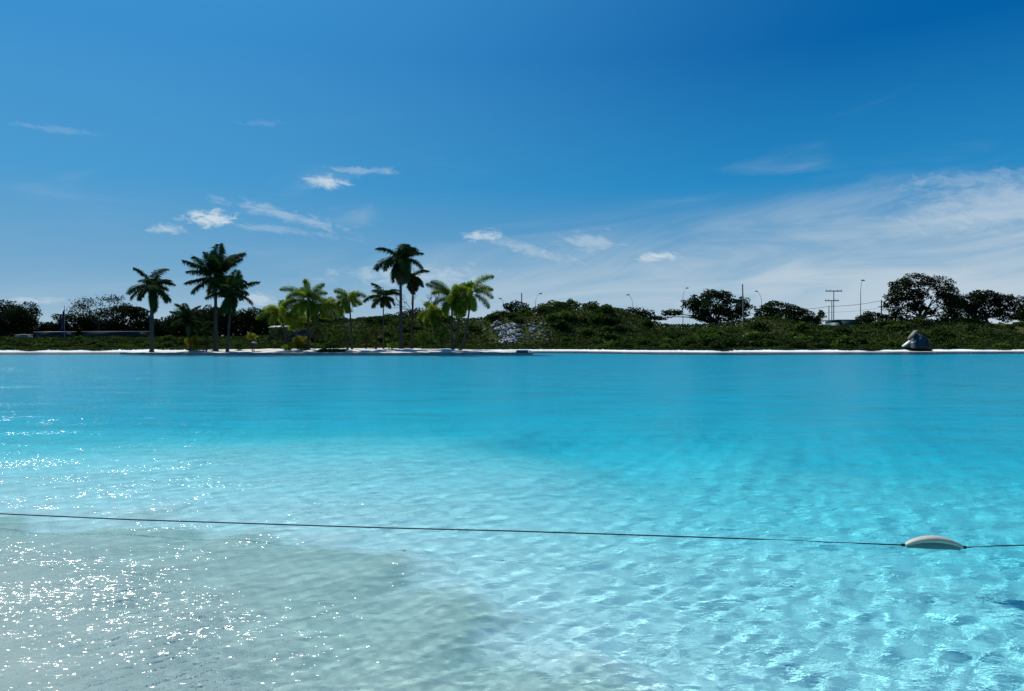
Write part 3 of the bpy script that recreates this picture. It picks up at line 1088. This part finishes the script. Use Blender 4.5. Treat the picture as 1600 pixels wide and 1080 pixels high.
# (right limit in the photograph, landmark, group, weed share, dark share, flatness, size range)
ZONES = (
    (95, 'left of the flagpole', 'low bushes on the left bank', .35, .2, .72, (1.0, 2.2)),
    (232, 'right of the flagpole', 'low bushes on the left bank', .35, .2, .72, (1.0, 2.2)),
    (420, 'behind the feathery palm pair', 'low bushes on the left bank', .35, .3, .75, (1.0, 2.3)),
    (530, 'behind the foxtail clump', 'bushes behind the island palms', .1, .5, .85, (1.1, 2.6)),
    (640, 'behind the tallest palm', 'bushes behind the island palms', .1, .5, .9, (1.1, 2.6)),
    (756, 'behind the right foxtail palms', 'bushes behind the island palms', .1, .4, .9, (1.1, 2.1)),
    (864, 'above the pale rocks', 'bushes on the low hill', .2, .2, .85, (1.2, 2.6)),
    (945, 'right of the pale rocks', 'bushes on the low hill', .15, .2, .9, (1.2, 2.9)),
    (1035, 'on the right shoulder', 'bushes on the low hill', .1, .3, .9, (1.2, 2.9)),
    (1155, 'below the wide spreading tree', 'bushes below the spreading trees', .1, .25, .95, (1.2, 3.0)),
    (1250, 'below the smooth domed tree', 'bushes below the spreading trees', .1, .35, .95, (1.2, 3.0)),
    (1350, 'below the teal shed', 'bushes below the spreading trees', .15, .3, .9, (1.2, 2.7)),
    (1500, 'below the great round tree', 'bushes on the right slope', .3, .15, .85, (1.2, 2.7)),
    (1700, 'right of the beached boat', 'bushes on the right slope', .3, .15, .85, (1.2, 2.7)))
ORD = ('first', 'second', 'third', 'fourth', 'fifth', 'sixth', 'seventh', 'eighth', 'ninth', 'tenth', 'eleventh', 'twelfth',
       'thirteenth', 'fourteenth', 'fifteenth', 'sixteenth', 'seventeenth', 'eighteenth')


def seen_at(x, y, z):
    return x / y * F + 800, HOR - (z - CAM_H) / y * F


placed = []
tries = 0
while len(placed) < 298 and tries < 40000:
    tries += 1
    px = g.uniform(-15, 1615)
    u = 5.5 + 40 * g.random() ** 1.2
    zone = next(z for z in ZONES if px < z[0])
    if px < 420 and u > 32:
        continue
    d = float(y_farshore(np.float64((px - 800) / F * 125))) + u
    x = X(px, d)
    z = float(terrain_h(np.float64(x), np.float64(d)))
    s = g.uniform(*zone[6]) * (.7 if u < 10 else 1)
    qx, qy = seen_at(x, d, z + .8 * s)
    if ROCK_ZONE[0] - 8 < qx < ROCK_ZONE[1] + 8 and (qy > 500 or u < 24) and not (qx > 835 and qy > 527):
        continue
    if any((x - a) ** 2 + ((d - b) * 1.1) ** 2 < (.55 * (s + c)) ** 2 for a, b, c, *_ in placed):
        continue
    k = g.random()
    kind = 'weed' if k < zone[3] else 'dark' if k < zone[3] + zone[4] else 'bush'
    row = 'at the bank foot' if u < 14 else 'mid bank' if u < 26 else 'high on the bank'
    placed.append((x, d, s, kind, row, zone, px))
buckets = {}
for b_ in sorted(placed, key=lambda q: q[6]):
    buckets.setdefault((b_[3], b_[4], b_[5][1]), []).append(b_)
WORD = {'weed': 'yellowish', 'dark': 'dark', 'bush': 'green'}
for (kind, row, mark), bl in buckets.items():
    for i, (x, d, s, _, _, zone, px) in enumerate(bl):
        where = '' if len(bl) == 1 else (' leftmost' if i == 0 else ' rightmost' if i == len(bl) - 1 else ' %s from left' % ORD[min(i, 17)])
        bush(x, d, s, kind, '%s bush, %s %s%s' % (WORD[kind], row, mark, ',' + where if where else ''), zone[2], zone[5])

# undergrowth that fills the bank between the bushes, and the wood far behind
n = 140000
px = g.uniform(-80, 1680, n)
u = 4.1 + 78 * g.random(n) ** 1.6
xx = (px - 800) / F * 140
yy = y_farshore(xx) + u
rz = np.array([seen_at(a, b, c) for a, b, c in zip(xx, yy, terrain_h(xx, yy) + .3)])
rock = (rz[:, 0] > ROCK_ZONE[0] + 8) & (rz[:, 0] < ROCK_ZONE[1] - 14) & (rz[:, 1] > 503) & (u > 12)
rock &= g.random(n) > .3
xx, yy, u = xx[~rock], yy[~rock], u[~rock]
h = (.25 + .75 * g.random(len(xx))) * np.interp(u, [5, 9, 20], [.25, .55, .8])
P = np.stack([xx, yy, terrain_h(xx, yy) + h * np.where((xx < -45), .6, 1.0)], -1)
V, Fc = leaves_np(P, .42, g)
tag(link(bpy.data.objects.new('undergrowth', mesh_np('undergrowth', V, Fc, False, M_UNDER))), 'tangled green undergrowth covering the far bank', None, None, 'stuff')
pts = []
for px in np.arange(-160, 1780, 22):
    d = 226 + g.uniform(-8, 8)
    top = g.uniform(489, 502) if 225 < px < 540 else g.uniform(501, 510) if px < 700 else g.uniform(506, 514)
    k = d / F
    c = np.array([X(px, d), d, Z(top + 22, d)])
    pts.append(lobe_points(c, (20 * k, 18 * k, 22 * k), 1500, g, .6))
P = np.concatenate(pts)
V, Fc = leaves_np(P, .75, g)
tag(link(bpy.data.objects.new('far_woods', mesh_np('far_woods', V, Fc, False, M_TREE))), 'dark woods far behind the bank', None, None, 'stuff')
# ------------------------------------------------------------------ rocks
def mat_flat(name, c, rough=.7, metal=0.0, n_scale=3.0, var=.25):
    m, g, out = material(name)
    tc = g.n('ShaderNodeTexCoord')
    n = g.noise(tc.outputs['Object'], n_scale, 5, .6)
    cc = g.mixc(n, (c[0] * (1 - var), c[1] * (1 - var), c[2] * (1 - var), 1), (c[0] * (1 + var), c[1] * (1 + var), c[2] * (1 + var), 1))
    p = g.n('ShaderNodeBsdfPrincipled')
    g.link(cc, p.inputs['Base Color'])
    p.inputs['Roughness'].default_value = rough
    p.inputs['Metallic'].default_value = metal
    g.link(p.outputs[0], out.inputs['Surface'])
    return m


M_ROCK = mat_flat('pale_limestone', (.52, .51, .49), .9, 0, 2.0, .3)
M_ROCK2 = mat_flat('grey_limestone', (.27, .29, .30), .9, 0, 2.0, .35)


def rock_mesh(seed, mat):
    g = np.random.default_rng(seed)
    nu, nv = 9, 6
    th = np.linspace(0, 2 * np.pi, nu, endpoint=False)
    ph = np.linspace(-1.45, 1.45, nv)
    T, Pp = np.meshgrid(th, ph)
    D = np.stack([np.cos(T) * np.cos(Pp), np.sin(T) * np.cos(Pp), np.sin(Pp)], -1)
    K = g.normal(size=(14, 3))
    K /= np.linalg.norm(K, axis=1, keepdims=True)
    off = g.uniform(.55, .95, 14)
    r = np.min(np.where(D @ K.T > .05, off / np.maximum(D @ K.T, .05), 9), -1)
    r = np.minimum(r, 1.1)
    V = (D * r[..., None] * np.array([1, .85, .8])).reshape(-1, 3)
    i = np.arange(nv - 1)[:, None] * nu
    j = np.arange(nu)[None]
    k = (j + 1) % nu
    Fc = np.stack([i + j, i + k, i + nu + k, i + nu + j], -1).reshape(-1, 4)
    return mesh_np('rock', V, Fc, False, mat)


RM = [rock_mesh(300 + i, M_ROCK) for i in range(5)]
RM2 = [rock_mesh(320 + i, M_ROCK2) for i in range(4)]
g = np.random.default_rng(17)


def rock(px, py, s, meshes, parent=None, label=None):
    x, y, z = on_terrain(px, py)
    o = bpy.data.objects.new('rock', meshes[g.integers(len(meshes))])
    o.location = Vector((x, y, z + s * .25)) - (parent.location if parent else Vector())
    o.scale = (s * g.uniform(.8, 1.3), s * g.uniform(.8, 1.2), s * g.uniform(.65, 1.0))
    o.rotation_euler = (g.uniform(-.4, .4), g.uniform(-.4, .4), g.uniform(0, 6.28))
    link(o, parent)
    if label:
        tag(o, label, 'rock')


r = root('rock_outcrop', on_terrain(790, 536), 'spill of white limestone blocks on the hillside facing the water', 'rock outcrop')
for i in range(110):
    py = 506 + 33 * (i + g.random()) / 110
    px = np.interp(py, [506, 514, 526, 538], [792, 788, 796, 792]) + g.uniform(-1, 1) * np.interp(py, [506, 516, 526, 538], [20, 21, 17, 12])
    rock(px, py, g.uniform(.22, .72), RM if g.random() < .8 else RM2, r)
r = root('rock_outcrop', on_terrain(838, 530), 'greyer half hidden limestone blocks right of the white rock spill', 'rock outcrop')
for i in range(46):
    py = 506 + 26 * (i + g.random()) / 46
    rock(g.uniform(812, 864), py, g.uniform(.2, .5), RM2 if g.random() < .8 else RM, r)
for lab, px, py, s in (('single pale boulder just left of the white rock spill', 757, 517, .45),
                       ('pale rock at the edge of the far sand below the teal shed', 1290, 542, .4),
                       ('pale rock right of the one below the teal shed', 1312, 543, .33),
                       ('small white stone on the beach under the rock spill', 800, 544, .28)):
    rock(px, py, s, RM, None, lab)

# ------------------------------------------------------------------ small building helpers
def box_np(x0, x1, y0, y1, z0, z1):
    V = np.array([(x0, y0, z0), (x1, y0, z0), (x1, y1, z0), (x0, y1, z0), (x0, y0, z1), (x1, y0, z1), (x1, y1, z1), (x0, y1, z1)], float)
    Fc = np.array([(0, 3, 2, 1), (4, 5, 6, 7), (0, 1, 5, 4), (1, 2, 6, 5), (2, 3, 7, 6), (3, 0, 4, 7)])
    return V, Fc


M_WALLG = mat_flat('grey_render', (.20, .21, .20), .9)
M_HUT = mat_flat('weathered_grey', (.04, .048, .044), .9)
M_WALLD = mat_flat('dark_wall', (.025, .03, .032), .9)
M_ROOFW = mat_flat('pale_metal_roof', (.32, .32, .31), .8)
M_TEAL = mat_flat('teal_sheet', (.015, .085, .085), .6)
M_POLE = mat_flat('grey_pole', (.22, .22, .21), .6, 0, 1.0, .2)
M_DARKPOLE = mat_flat('dark_pole', (.05, .045, .04), .8)
M_WIRE = mat_flat('black_wire', (.02, .02, .02), .7)
M_GLASS = mat_flat('window_glass', (.03, .04, .05), .1)


def building(name, label, px0, px1, top, d, depth, wall, roofm, cat='building', roof_t=.12, over=.3, windows=0, slope=.10):
    x0, x1 = X(px0, d), X(px1, d)
    xm = (x0 + x1) / 2
    zg = min(float(terrain_h(np.float64(q), np.float64(d))) for q in (x0, xm, x1)) - .3
    zt = Z(top, d)
    r = root(name, (xm, d, zg), label, cat)
    part('wall', *box_np(x0, x1, d, d + depth, zg, zt - roof_t - .002), wall, r, r.location, False)
    V, Fc = box_np(x0 - over, x1 + over, d - over, d + depth + over, zt - roof_t, zt)
    V[[2, 3, 6, 7], 2] += slope
    part('roof', V, Fc, roofm, r, r.location, False)
    for i in range(windows):
        cx = x0 + (i + .5) * (x1 - x0) / windows
        f = part('window', *box_np(cx - .5, cx + .5, d - .06, d - .003, zt - 1.5, zt - .7), M_GLASS, r, r.location, False)
    return r


building('long_shed', 'long low dark building with a white roof edge under the half bare tree', 130, 209, 518, 168, 7, M_WALLD, M_ROOFW, windows=5)
building('low_shed', 'low dark shed with a pale roof strip left of the flagpole', 56, 96, 518.5, 168, 5, M_WALLD, M_ROOFW, windows=3)
building('site_cabin', 'small pale grey cabin on the far left bank', 23, 37, 523, 160, 3, M_WALLG, M_WALLG, roof_t=.12, over=.1, windows=1)
building('garden_hut', 'dull grey flat roofed hut behind the foxtail clump', 449, 486, 513, 136, 4, M_HUT, M_HUT, roof_t=.2, windows=2)
building('open_shelter', 'small shelter with a white roof left of the grey hut', 422, 444, 511.5, 140, 3, M_WALLD, M_ROOFW, roof_t=.14, slope=.35)
building('teal_shed', 'long teal shed on the skyline between the twin crossarm poles and the lamp post', 1309, 1347, 499.5, 196, 8, M_TEAL, M_TEAL, roof_t=.25)

# ------------------------------------------------------------------ poles, lamps, wires, flag
def pole(name, label, cat, px, top, d, r0=.13, r1=.08, mat=None, group=None, px_top=None):
    x = X(px, d)
    zg = float(terrain_h(np.float64(x), np.float64(d))) - .3
    r = root(name, (x, d, zg), label, cat, group)
    xt = X(px_top if px_top else px, d)
    t = np.linspace(0, 1, 5)[:, None]
    P = np.array([x, d, zg]) + (np.array([xt, d, Z(top, d)]) - np.array([x, d, zg])) * t
    part('post', *tube_np(P, np.linspace(r0, r1, 5), 8), mat or M_POLE, r, r.location)
    return r


pole('utility_pole', 'thin bare pole standing on the hill above the white rocks', 'pole', 815.5, 458, 164, .15, .11, px_top=815)
pole('utility_pole', 'tall bare grey pole in front of the wide spreading tree', 'pole', 1161.5, 444.5, 166, .17, .13, px_top=1160)
pole('utility_pole', 'short dark post left of the twin crossarm poles', 'pole', 1295, 478, 206, .12, .10, M_DARKPOLE)
for lab, px, top, d, hw in (('taller of the two poles with a long crossarm', 1302.5, 455.5, 206, 13), ('shorter crossarm pole standing close left of the taller one', 1299.5, 470.5, 222, 11)):
    r = pole('crossarm_pole', lab, 'utility pole', px, top, d, .15, .11)
    x = X(px, d)
    part('crossarm', *box_np(x - hw * d / F, x + hw * d / F, d - .08, d + .08, Z(top, d) - .05, Z(top, d) + .22), M_POLE, r, r.location, False)
    for s in (-.9, -.45, .45, .9):
        part('insulator', *tube_np([(x + s * hw * d / F, d, Z(top, d) + .225), (x + s * hw * d / F, d, Z(top, d) + .55)], [.07, .05], 6), M_DARKPOLE, r, r.location)
r = pole('utility_pole', 'dark wire post just left of the great round tree', 'utility pole', 1377, 469, 190, .16, .14, M_DARKPOLE)
x = X(1377, 190)
part('crossarm', *box_np(x - .9, x + .5, 189.8, 189.95, Z(480, 190), Z(479, 190)), M_DARKPOLE, r, r.location, False)


def lamp(label, px, py_bend, px_top, py_top, d, mat=None, dark=None):
    x = X(px, d)
    zg = float(terrain_h(np.float64(x), np.float64(d))) - .3
    r = root('street_lamp', (x, d, zg), label, 'street lamp', 'street lamps beyond the hill')
    xt, zt, zb = X(px_top, d), Z(py_top, d), Z(py_bend, d)
    part('post', *tube_np([(x, d, zg), (x, d, (zg + zb) / 2), (x, d, zb)], [.11, .09, .06], 7), dark or mat or M_POLE, r, r.location)
    t = np.linspace(0, 1, 8)
    px_ = x + (xt - x) * t ** 1.7
    pz_ = zb + (zt - zb) * np.sin(t * 1.45) / math.sin(1.45)
    part('arm', *tube_np(np.stack([px_, np.full(8, d), pz_], -1), np.linspace(.055, .04, 8), 6), mat or M_POLE, r, r.location)
    sgn = 1 if xt >= x else -1
    V, Fc = tube_np([(xt - sgn * .35, d, zt - .02), (xt - sgn * .1, d, zt + .06), (xt + sgn * .35, d, zt + .04), (xt + sgn * .55, d, zt)], [.08, .17, .15, .04], 8)
    part('lamp_head', V, Fc, mat or M_POLE, r, r.location)


lamp('short faint street lamp left of the thin bare pole', 787.5, 478, 782, 467, 215)
lamp('slim street lamp leaning right, just right of the thin bare pole', 836.5, 474, 844, 459, 205)
lamp('street lamp with its arm bent left above the right shoulder of the hill', 989, 481, 981.5, 461, 205)
lamp('street lamp left of the wide spreading tree', 1067, 467, 1073, 450.5, 215)
lamp('street lamp with its arm bent left, right of the wide spreading tree', 1190, 474, 1182, 455.5, 215)
lamp('tall dark street lamp right of the teal shed', 1344.5, 457, 1347.5, 438.5, 180, dark=M_DARKPOLE)


def wire(label, pts, d, rad=.035):
    P = []
    for (a, b, c, e) in pts:
        for t in np.linspace(0, 1, 9):
            P.append((X(a + (c - a) * t, d), d, Z(b + (e - b) * t, d) - .35 * math.sin(math.pi * t)))
    o = link(bpy.data.objects.new('power_line', mesh_np('power_line', *tube_np(P, rad, 5), True, M_WIRE)))
    tag(o, label, 'power line')


wire('upper black wire sagging between the short dark post and the dark wire post', [(1228, 483, 1295, 479), (1295, 479, 1377, 470)], 205, .05)
wire('lower thin wire crossing behind the twin crossarm poles', [(1228, 490, 1300, 488), (1300, 488, 1378, 480)], 212, .025)

fx, fd = X(101, 160), 160
r = pole('flagpole', 'flagpole with a limp dark flag on the left bank', 'flagpole', 101, 478, fd, .09, .05)
u, v = np.meshgrid(np.linspace(0, 1, 8), np.linspace(0, 1, 12))
fxx = fx - .06 - u * (.35 + .55 * v) * 1.1
fyy = fd + .18 * np.sin(u * 7 + v * 2)
fzz = Z(479, fd) - v * 4.6 - u * (.5 + 1.4 * (1 - v))
M_FLAG = mat_flat('dark_flag', (.03, .035, .10), .9)
part('flag', np.stack([fxx, fyy, fzz], -1).reshape(-1, 3), grid_faces(12, 8), M_FLAG, r, r.location)

# ------------------------------------------------------------------ small things on the sand
M_WHITE = mat_flat('white_paint', (.75, .75, .73), .5, 0, 4, .05)
x, y, z = on_island(397, 549)
r = root('garden_lamp', (x, y, z), 'small white topped lamp on a dark post on the island sand', 'lamp')
part('post', *tube_np([(x, y, z), (x, y, Z(536, y))], [.06, .05], 7), M_DARKPOLE, r, r.location)
zt = Z(536, y)
part('lamp_shade', *tube_np([(x, y, zt), (x, y, zt + .03), (x, y, zt + .12), (x, y, zt + .2)], [.05, .40, .34, .03], 12), M_WHITE, r, r.location)

# low concrete platform at the right end of the island
x0, x1 = X(785, 100.6), X(829, 100.6)
r = root('platform', ((x0 + x1) / 2, 100.6, 0), 'low concrete platform with a raised white edged block at the right tip of the island', 'platform')
part('slab', *box_np(x0, x1, 100.1, 102.6, -.3, .20), M_RIM, r, r.location, False)
V, Fc = box_np(X(808, 100.6), X(825, 100.6), 100.3, 101.8, .202, .50)
V[[0, 3], 0] -= .25
part('block', V, Fc, mat_flat('dark_green_block', (.05, .08, .07), .8), r, r.location, False)
part('cap', *box_np(X(806.5, 100.6), X(826, 100.6), 100.2, 101.9, .504, .58), M_WHITE, r, r.location, False)
part('end_post', *box_np(X(826.5, 100.6), X(829, 100.6), 100.2, 100.6, .203, .55), M_WHITE, r, r.location, False)

# beached boat
M_HULL = mat_flat('black_hull', (.02, .02, .022), .5)
M_TARP = mat_flat('dark_tarp', (.035, .045, .05), .8)
M_FADED = mat_flat('faded_panel', (.14, .145, .12), .85, 0, 1.5, .5)
bd = 119.0
bx = X(1433, bd)
bz = float(terrain_h(np.float64(bx), np.float64(bd)))
r = root('boat', (bx, bd, max(bz, 0)), 'small dark beached boat with a tented canopy and pale tilted panels', 'boat')


def bp(px, py, dy=0.0):
    return np.array([X(px, bd), bd + dy, Z(py, bd)])


# hull: sections from bow (left) to stern (right)
secs = []
for px, top, bot, w in ((1411, 542.5, 543.6, .05), (1416, 543.2, 546.6, .5), (1424, 544, 548.8, .8), (1434, 544.3, 549.2, .9), (1444, 544.6, 549, .85), (1451, 546, 549, .7), (1456, 548.2, 549, .4)):
    zt, zb = Z(top, bd), Z(bot, bd)
    xx = X(px, bd)
    secs.append([(xx, bd - w, zt), (xx, bd - w * .8, (zt + zb) / 2), (xx, bd - w * .35, zb), (xx, bd + w * .35, zb), (xx, bd + w * .8, (zt + zb) / 2), (xx, bd + w, zt)])
S = np.array(secs)
ns, nc = S.shape[:2]
Fh = grid_faces(ns, nc)
part('hull', S.reshape(-1, 3), Fh, M_HULL, r, r.location)
deck = np.stack([S[:, 0], S[:, -1]], 1) - np.array([0, 0, .05])
part('deck', deck.reshape(-1, 3), grid_faces(ns, 2), M_TARP, r, r.location)
stripe = np.stack([S[1:4, 2] + [0, -.03, -.0], S[1:4, 1] * .35 + S[1:4, 2] * .65 + [0, -.04, .0]], 1)
part('keel_stripe', stripe.reshape(-1, 3), grid_faces(3, 2), M_WHITE, r, r.location)
# canopy: a leaning tent with a ridge
base = [bp(1427, 544, -.75), bp(1449, 544, -.75), bp(1449, 544, .75), bp(1427, 544, .75)]
mid = [bp(1426.5, 530, -.7), bp(1446, 530, -.7), bp(1446, 530, .7), bp(1426.5, 530, .7)]
top = [bp(1429, 522, -.25), bp(1438, 521.5, -.3), bp(1438, 521.5, .3), bp(1429, 522, .25)]
Vt = np.array(base + mid + top)
Ft = np.array([(i + j, (i + 1) % 4 + j, (i + 1) % 4 + 4 + j, i + 4 + j) for j in (0, 4) for i in range(4)] + [(8, 9, 10, 11)])
part('canopy', Vt, Ft, M_TARP, r, r.location, False)
for px in (1427, 1433, 1448):
    part('canopy_post', *tube_np([bp(px, 544.5, -.80), bp(px if px < 1440 else 1446.5, 529.5, -.76)], .05, 6), M_FADED, r, r.location)
part('rail', *tube_np([bp(1426, 541.5, -.85), bp(1437, 542.3, -.9), bp(1451, 542.5, -.85)], .06, 6), M_FADED, r, r.location)


def slab(p, q, w, th):
    p, q = np.array(p), np.array(q)
    dv = (q - p) / np.linalg.norm(q - p)
    nn = np.array([-dv[2], 0, dv[0]])
    V = []
    for a in (p, q):
        for dy in (-w, w):
            for s in (-th, th):
                V.append(a + np.array([0, dy, 0]) + nn * s)
    V = np.array(V)
    return V, np.array([(0, 1, 3, 2), (4, 6, 7, 5), (0, 4, 5, 1), (2, 3, 7, 6), (0, 2, 6, 4), (1, 5, 7, 3)])


part('tilted_panel', *slab(bp(1419.5, 529, -.3), bp(1430, 517, -.3), .55, .12), M_FADED, r, r.location, False)
part('tilted_panel', *slab(bp(1409, 541.3, -.5), bp(1419.5, 533, -.5), .4, .10), M_WHITE, r, r.location, False)
part('tilted_panel', *slab(bp(1420, 538, -.7), bp(1425.5, 532.5, -.7), .25, .10), M_WHITE, r, r.location, False)
part('mast', *tube_np([bp(1432, 524), bp(1433.5, 516)], .06, 6), M_WHITE, r, r.location)
th = np.linspace(0, np.pi, 6)
part('lamp', *tube_np([bp(1434, 528.5, -.74), bp(1434, 528.5, -.80), bp(1434, 528.5, -.84)], [.13, .13, .03], 10), M_WHITE, r, r.location)

# white frame stool on the far sand
x, y, z = on_terrain(1395.5, 544.5)
r = root('beach_table', (x, y, z), 'small white table on the far sand left of the beached boat', 'table')
part('tabletop', *box_np(x - .32, x + .32, y - .25, y + .25, z + .40, z + .45), M_WHITE, r, r.location, False)
for sx in (-.28, .28):
    for sy in (-.2, .2):
        part('leg', *box_np(x + sx - .03, x + sx + .03, y + sy - .03, y + sy + .03, z, z + .399), M_WHITE, r, r.location, False)

# ------------------------------------------------------------------ float line
def water_pt(px, py, z):
    d = (CAM_H - z) * F / (py - HOR)
    return np.array([X(px, d), d, z])


M_ROPE = mat_flat('black_rope', (.025, .03, .035), .8, 0, 30, .3)
fl = water_pt(1413.5, 852.5, .012)
fr_ = water_pt(1507.5, 856, .012)
a = water_pt(0, 803, .05)
line = []
# taut above the water on the left, dipping to the surface near the float
for px, py, z in ((-900, 757, .06), (-400, 783.5, .06), (0, 803.5, .06), (200, 812.5, .058), (400, 819, .052), (600, 825.5, .046), (800, 830.5, .04), (1000, 837, .03), (1190, 843.5, .010), (1225, 845, -.004), (1290, 848, .006), (1330, 849.5, -.003), (1380, 851.3, .004)):
    line.append(water_pt(px, py, z))
line.append(fl)
P = np.array(line)
t = np.linspace(0, len(P) - 1, 160)
P = np.stack([np.interp(t, np.arange(len(P)), P[:, i]) for i in range(3)], -1)
line2 = [fr_] + [water_pt(px, py, z) for px, py, z in ((1525, 855.8, -.003), (1560, 854, .004), (1575, 853.6, .006), (1600, 853, .004), (1680, 853, .002), (1800, 856, .0), (2300, 880, .0))]
P2 = np.array(line2)
t = np.linspace(0, len(P2) - 1, 60)
P2 = np.stack([np.interp(t, np.arange(len(P2)), P2[:, i]) for i in range(3)], -1)
v, f = join_np([tube_np(P, .007, 7), tube_np(P2, .007, 7)])
o = link(bpy.data.objects.new('rope', mesh_np('rope', v, f, True, M_ROPE)))
tag(o, 'thin black rope stretched across the shallow water, carrying the pale float', 'rope')

M_FLOAT = mat_flat('weathered_float', (.47, .44, .35), .65, 0, 9, .28)
c = (fl + fr_) / 2
ax = fr_ - fl
Lf = np.linalg.norm(ax)
ax /= Lf
dp = np.cross(np.array([0, 0, 1.]), ax)
n = 30
t = np.linspace(0, 1, n)
prof = np.sin(np.pi * t) ** .55
rings = []
nv = 20
for i in range(n):
    cen = fl + ax * Lf * t[i]
    cen[2] = .092 * (np.sin(np.pi * np.clip(t[i] * .96 + .02, 0, 1)) ** .62) - .012
    ry = .010 + .050 * prof[i]
    rz = .008 + .024 * prof[i]
    th = np.linspace(0, 2 * np.pi, nv, endpoint=False)
    zz = np.sin(th) * rz
    rings.append(cen + dp * (np.cos(th) * ry)[:, None] + np.array([0, 0, 1.]) * zz[:, None])
V = np.array(rings).reshape(-1, 3)
i = np.arange(n - 1)[:, None] * nv
j = np.arange(nv)[None]
k = (j + 1) % nv
Fc = np.stack([i + j, i + k, i + nv + k, i + nv + j], -1).reshape(-1, 4)
r = root('float', c * np.array([1, 1, 0]), 'pale curved foam float lying on the rope in the shallow water', 'float')
part('body', V, Fc, M_FLOAT, r, r.location)
# belly of the float, sitting in the water; shade under the arch painted green-grey
rings = []
for i in range(n):
    tt = .06 + .88 * t[i]
    cen = fl + ax * Lf * tt
    h = .070 * (np.sin(np.pi * tt) ** .75)
    th = np.linspace(0, 2 * np.pi, 12, endpoint=False)
    pr = np.sin(np.pi * tt) ** .6
    rings.append(cen + np.array([0, 0, h * .35 - .02]) + dp * (np.cos(th) * .046 * pr)[:, None] + np.array([0, 0, 1.]) * (np.sin(th) * (.035 + h * .42) * 1.0)[:, None])
V = np.array(rings).reshape(-1, 3)
i = np.arange(n - 1)[:, None] * 12
j = np.arange(12)[None]
k = (j + 1) % 12
Fc = np.stack([i + j, i + k, i + 12 + k, i + 12 + j], -1).reshape(-1, 4)
part('belly', V, Fc, mat_flat('green_shaded_foam', (.13, .21, .19), .7, 0, 14, .2), r, r.location)
for q, s in ((fl, 1), (fr_, -1)):
    part('rope_clip', *tube_np([q - ax * .02 * s, q + ax * .02 * s], [.016, .016], 8), M_ROPE, r, r.location)
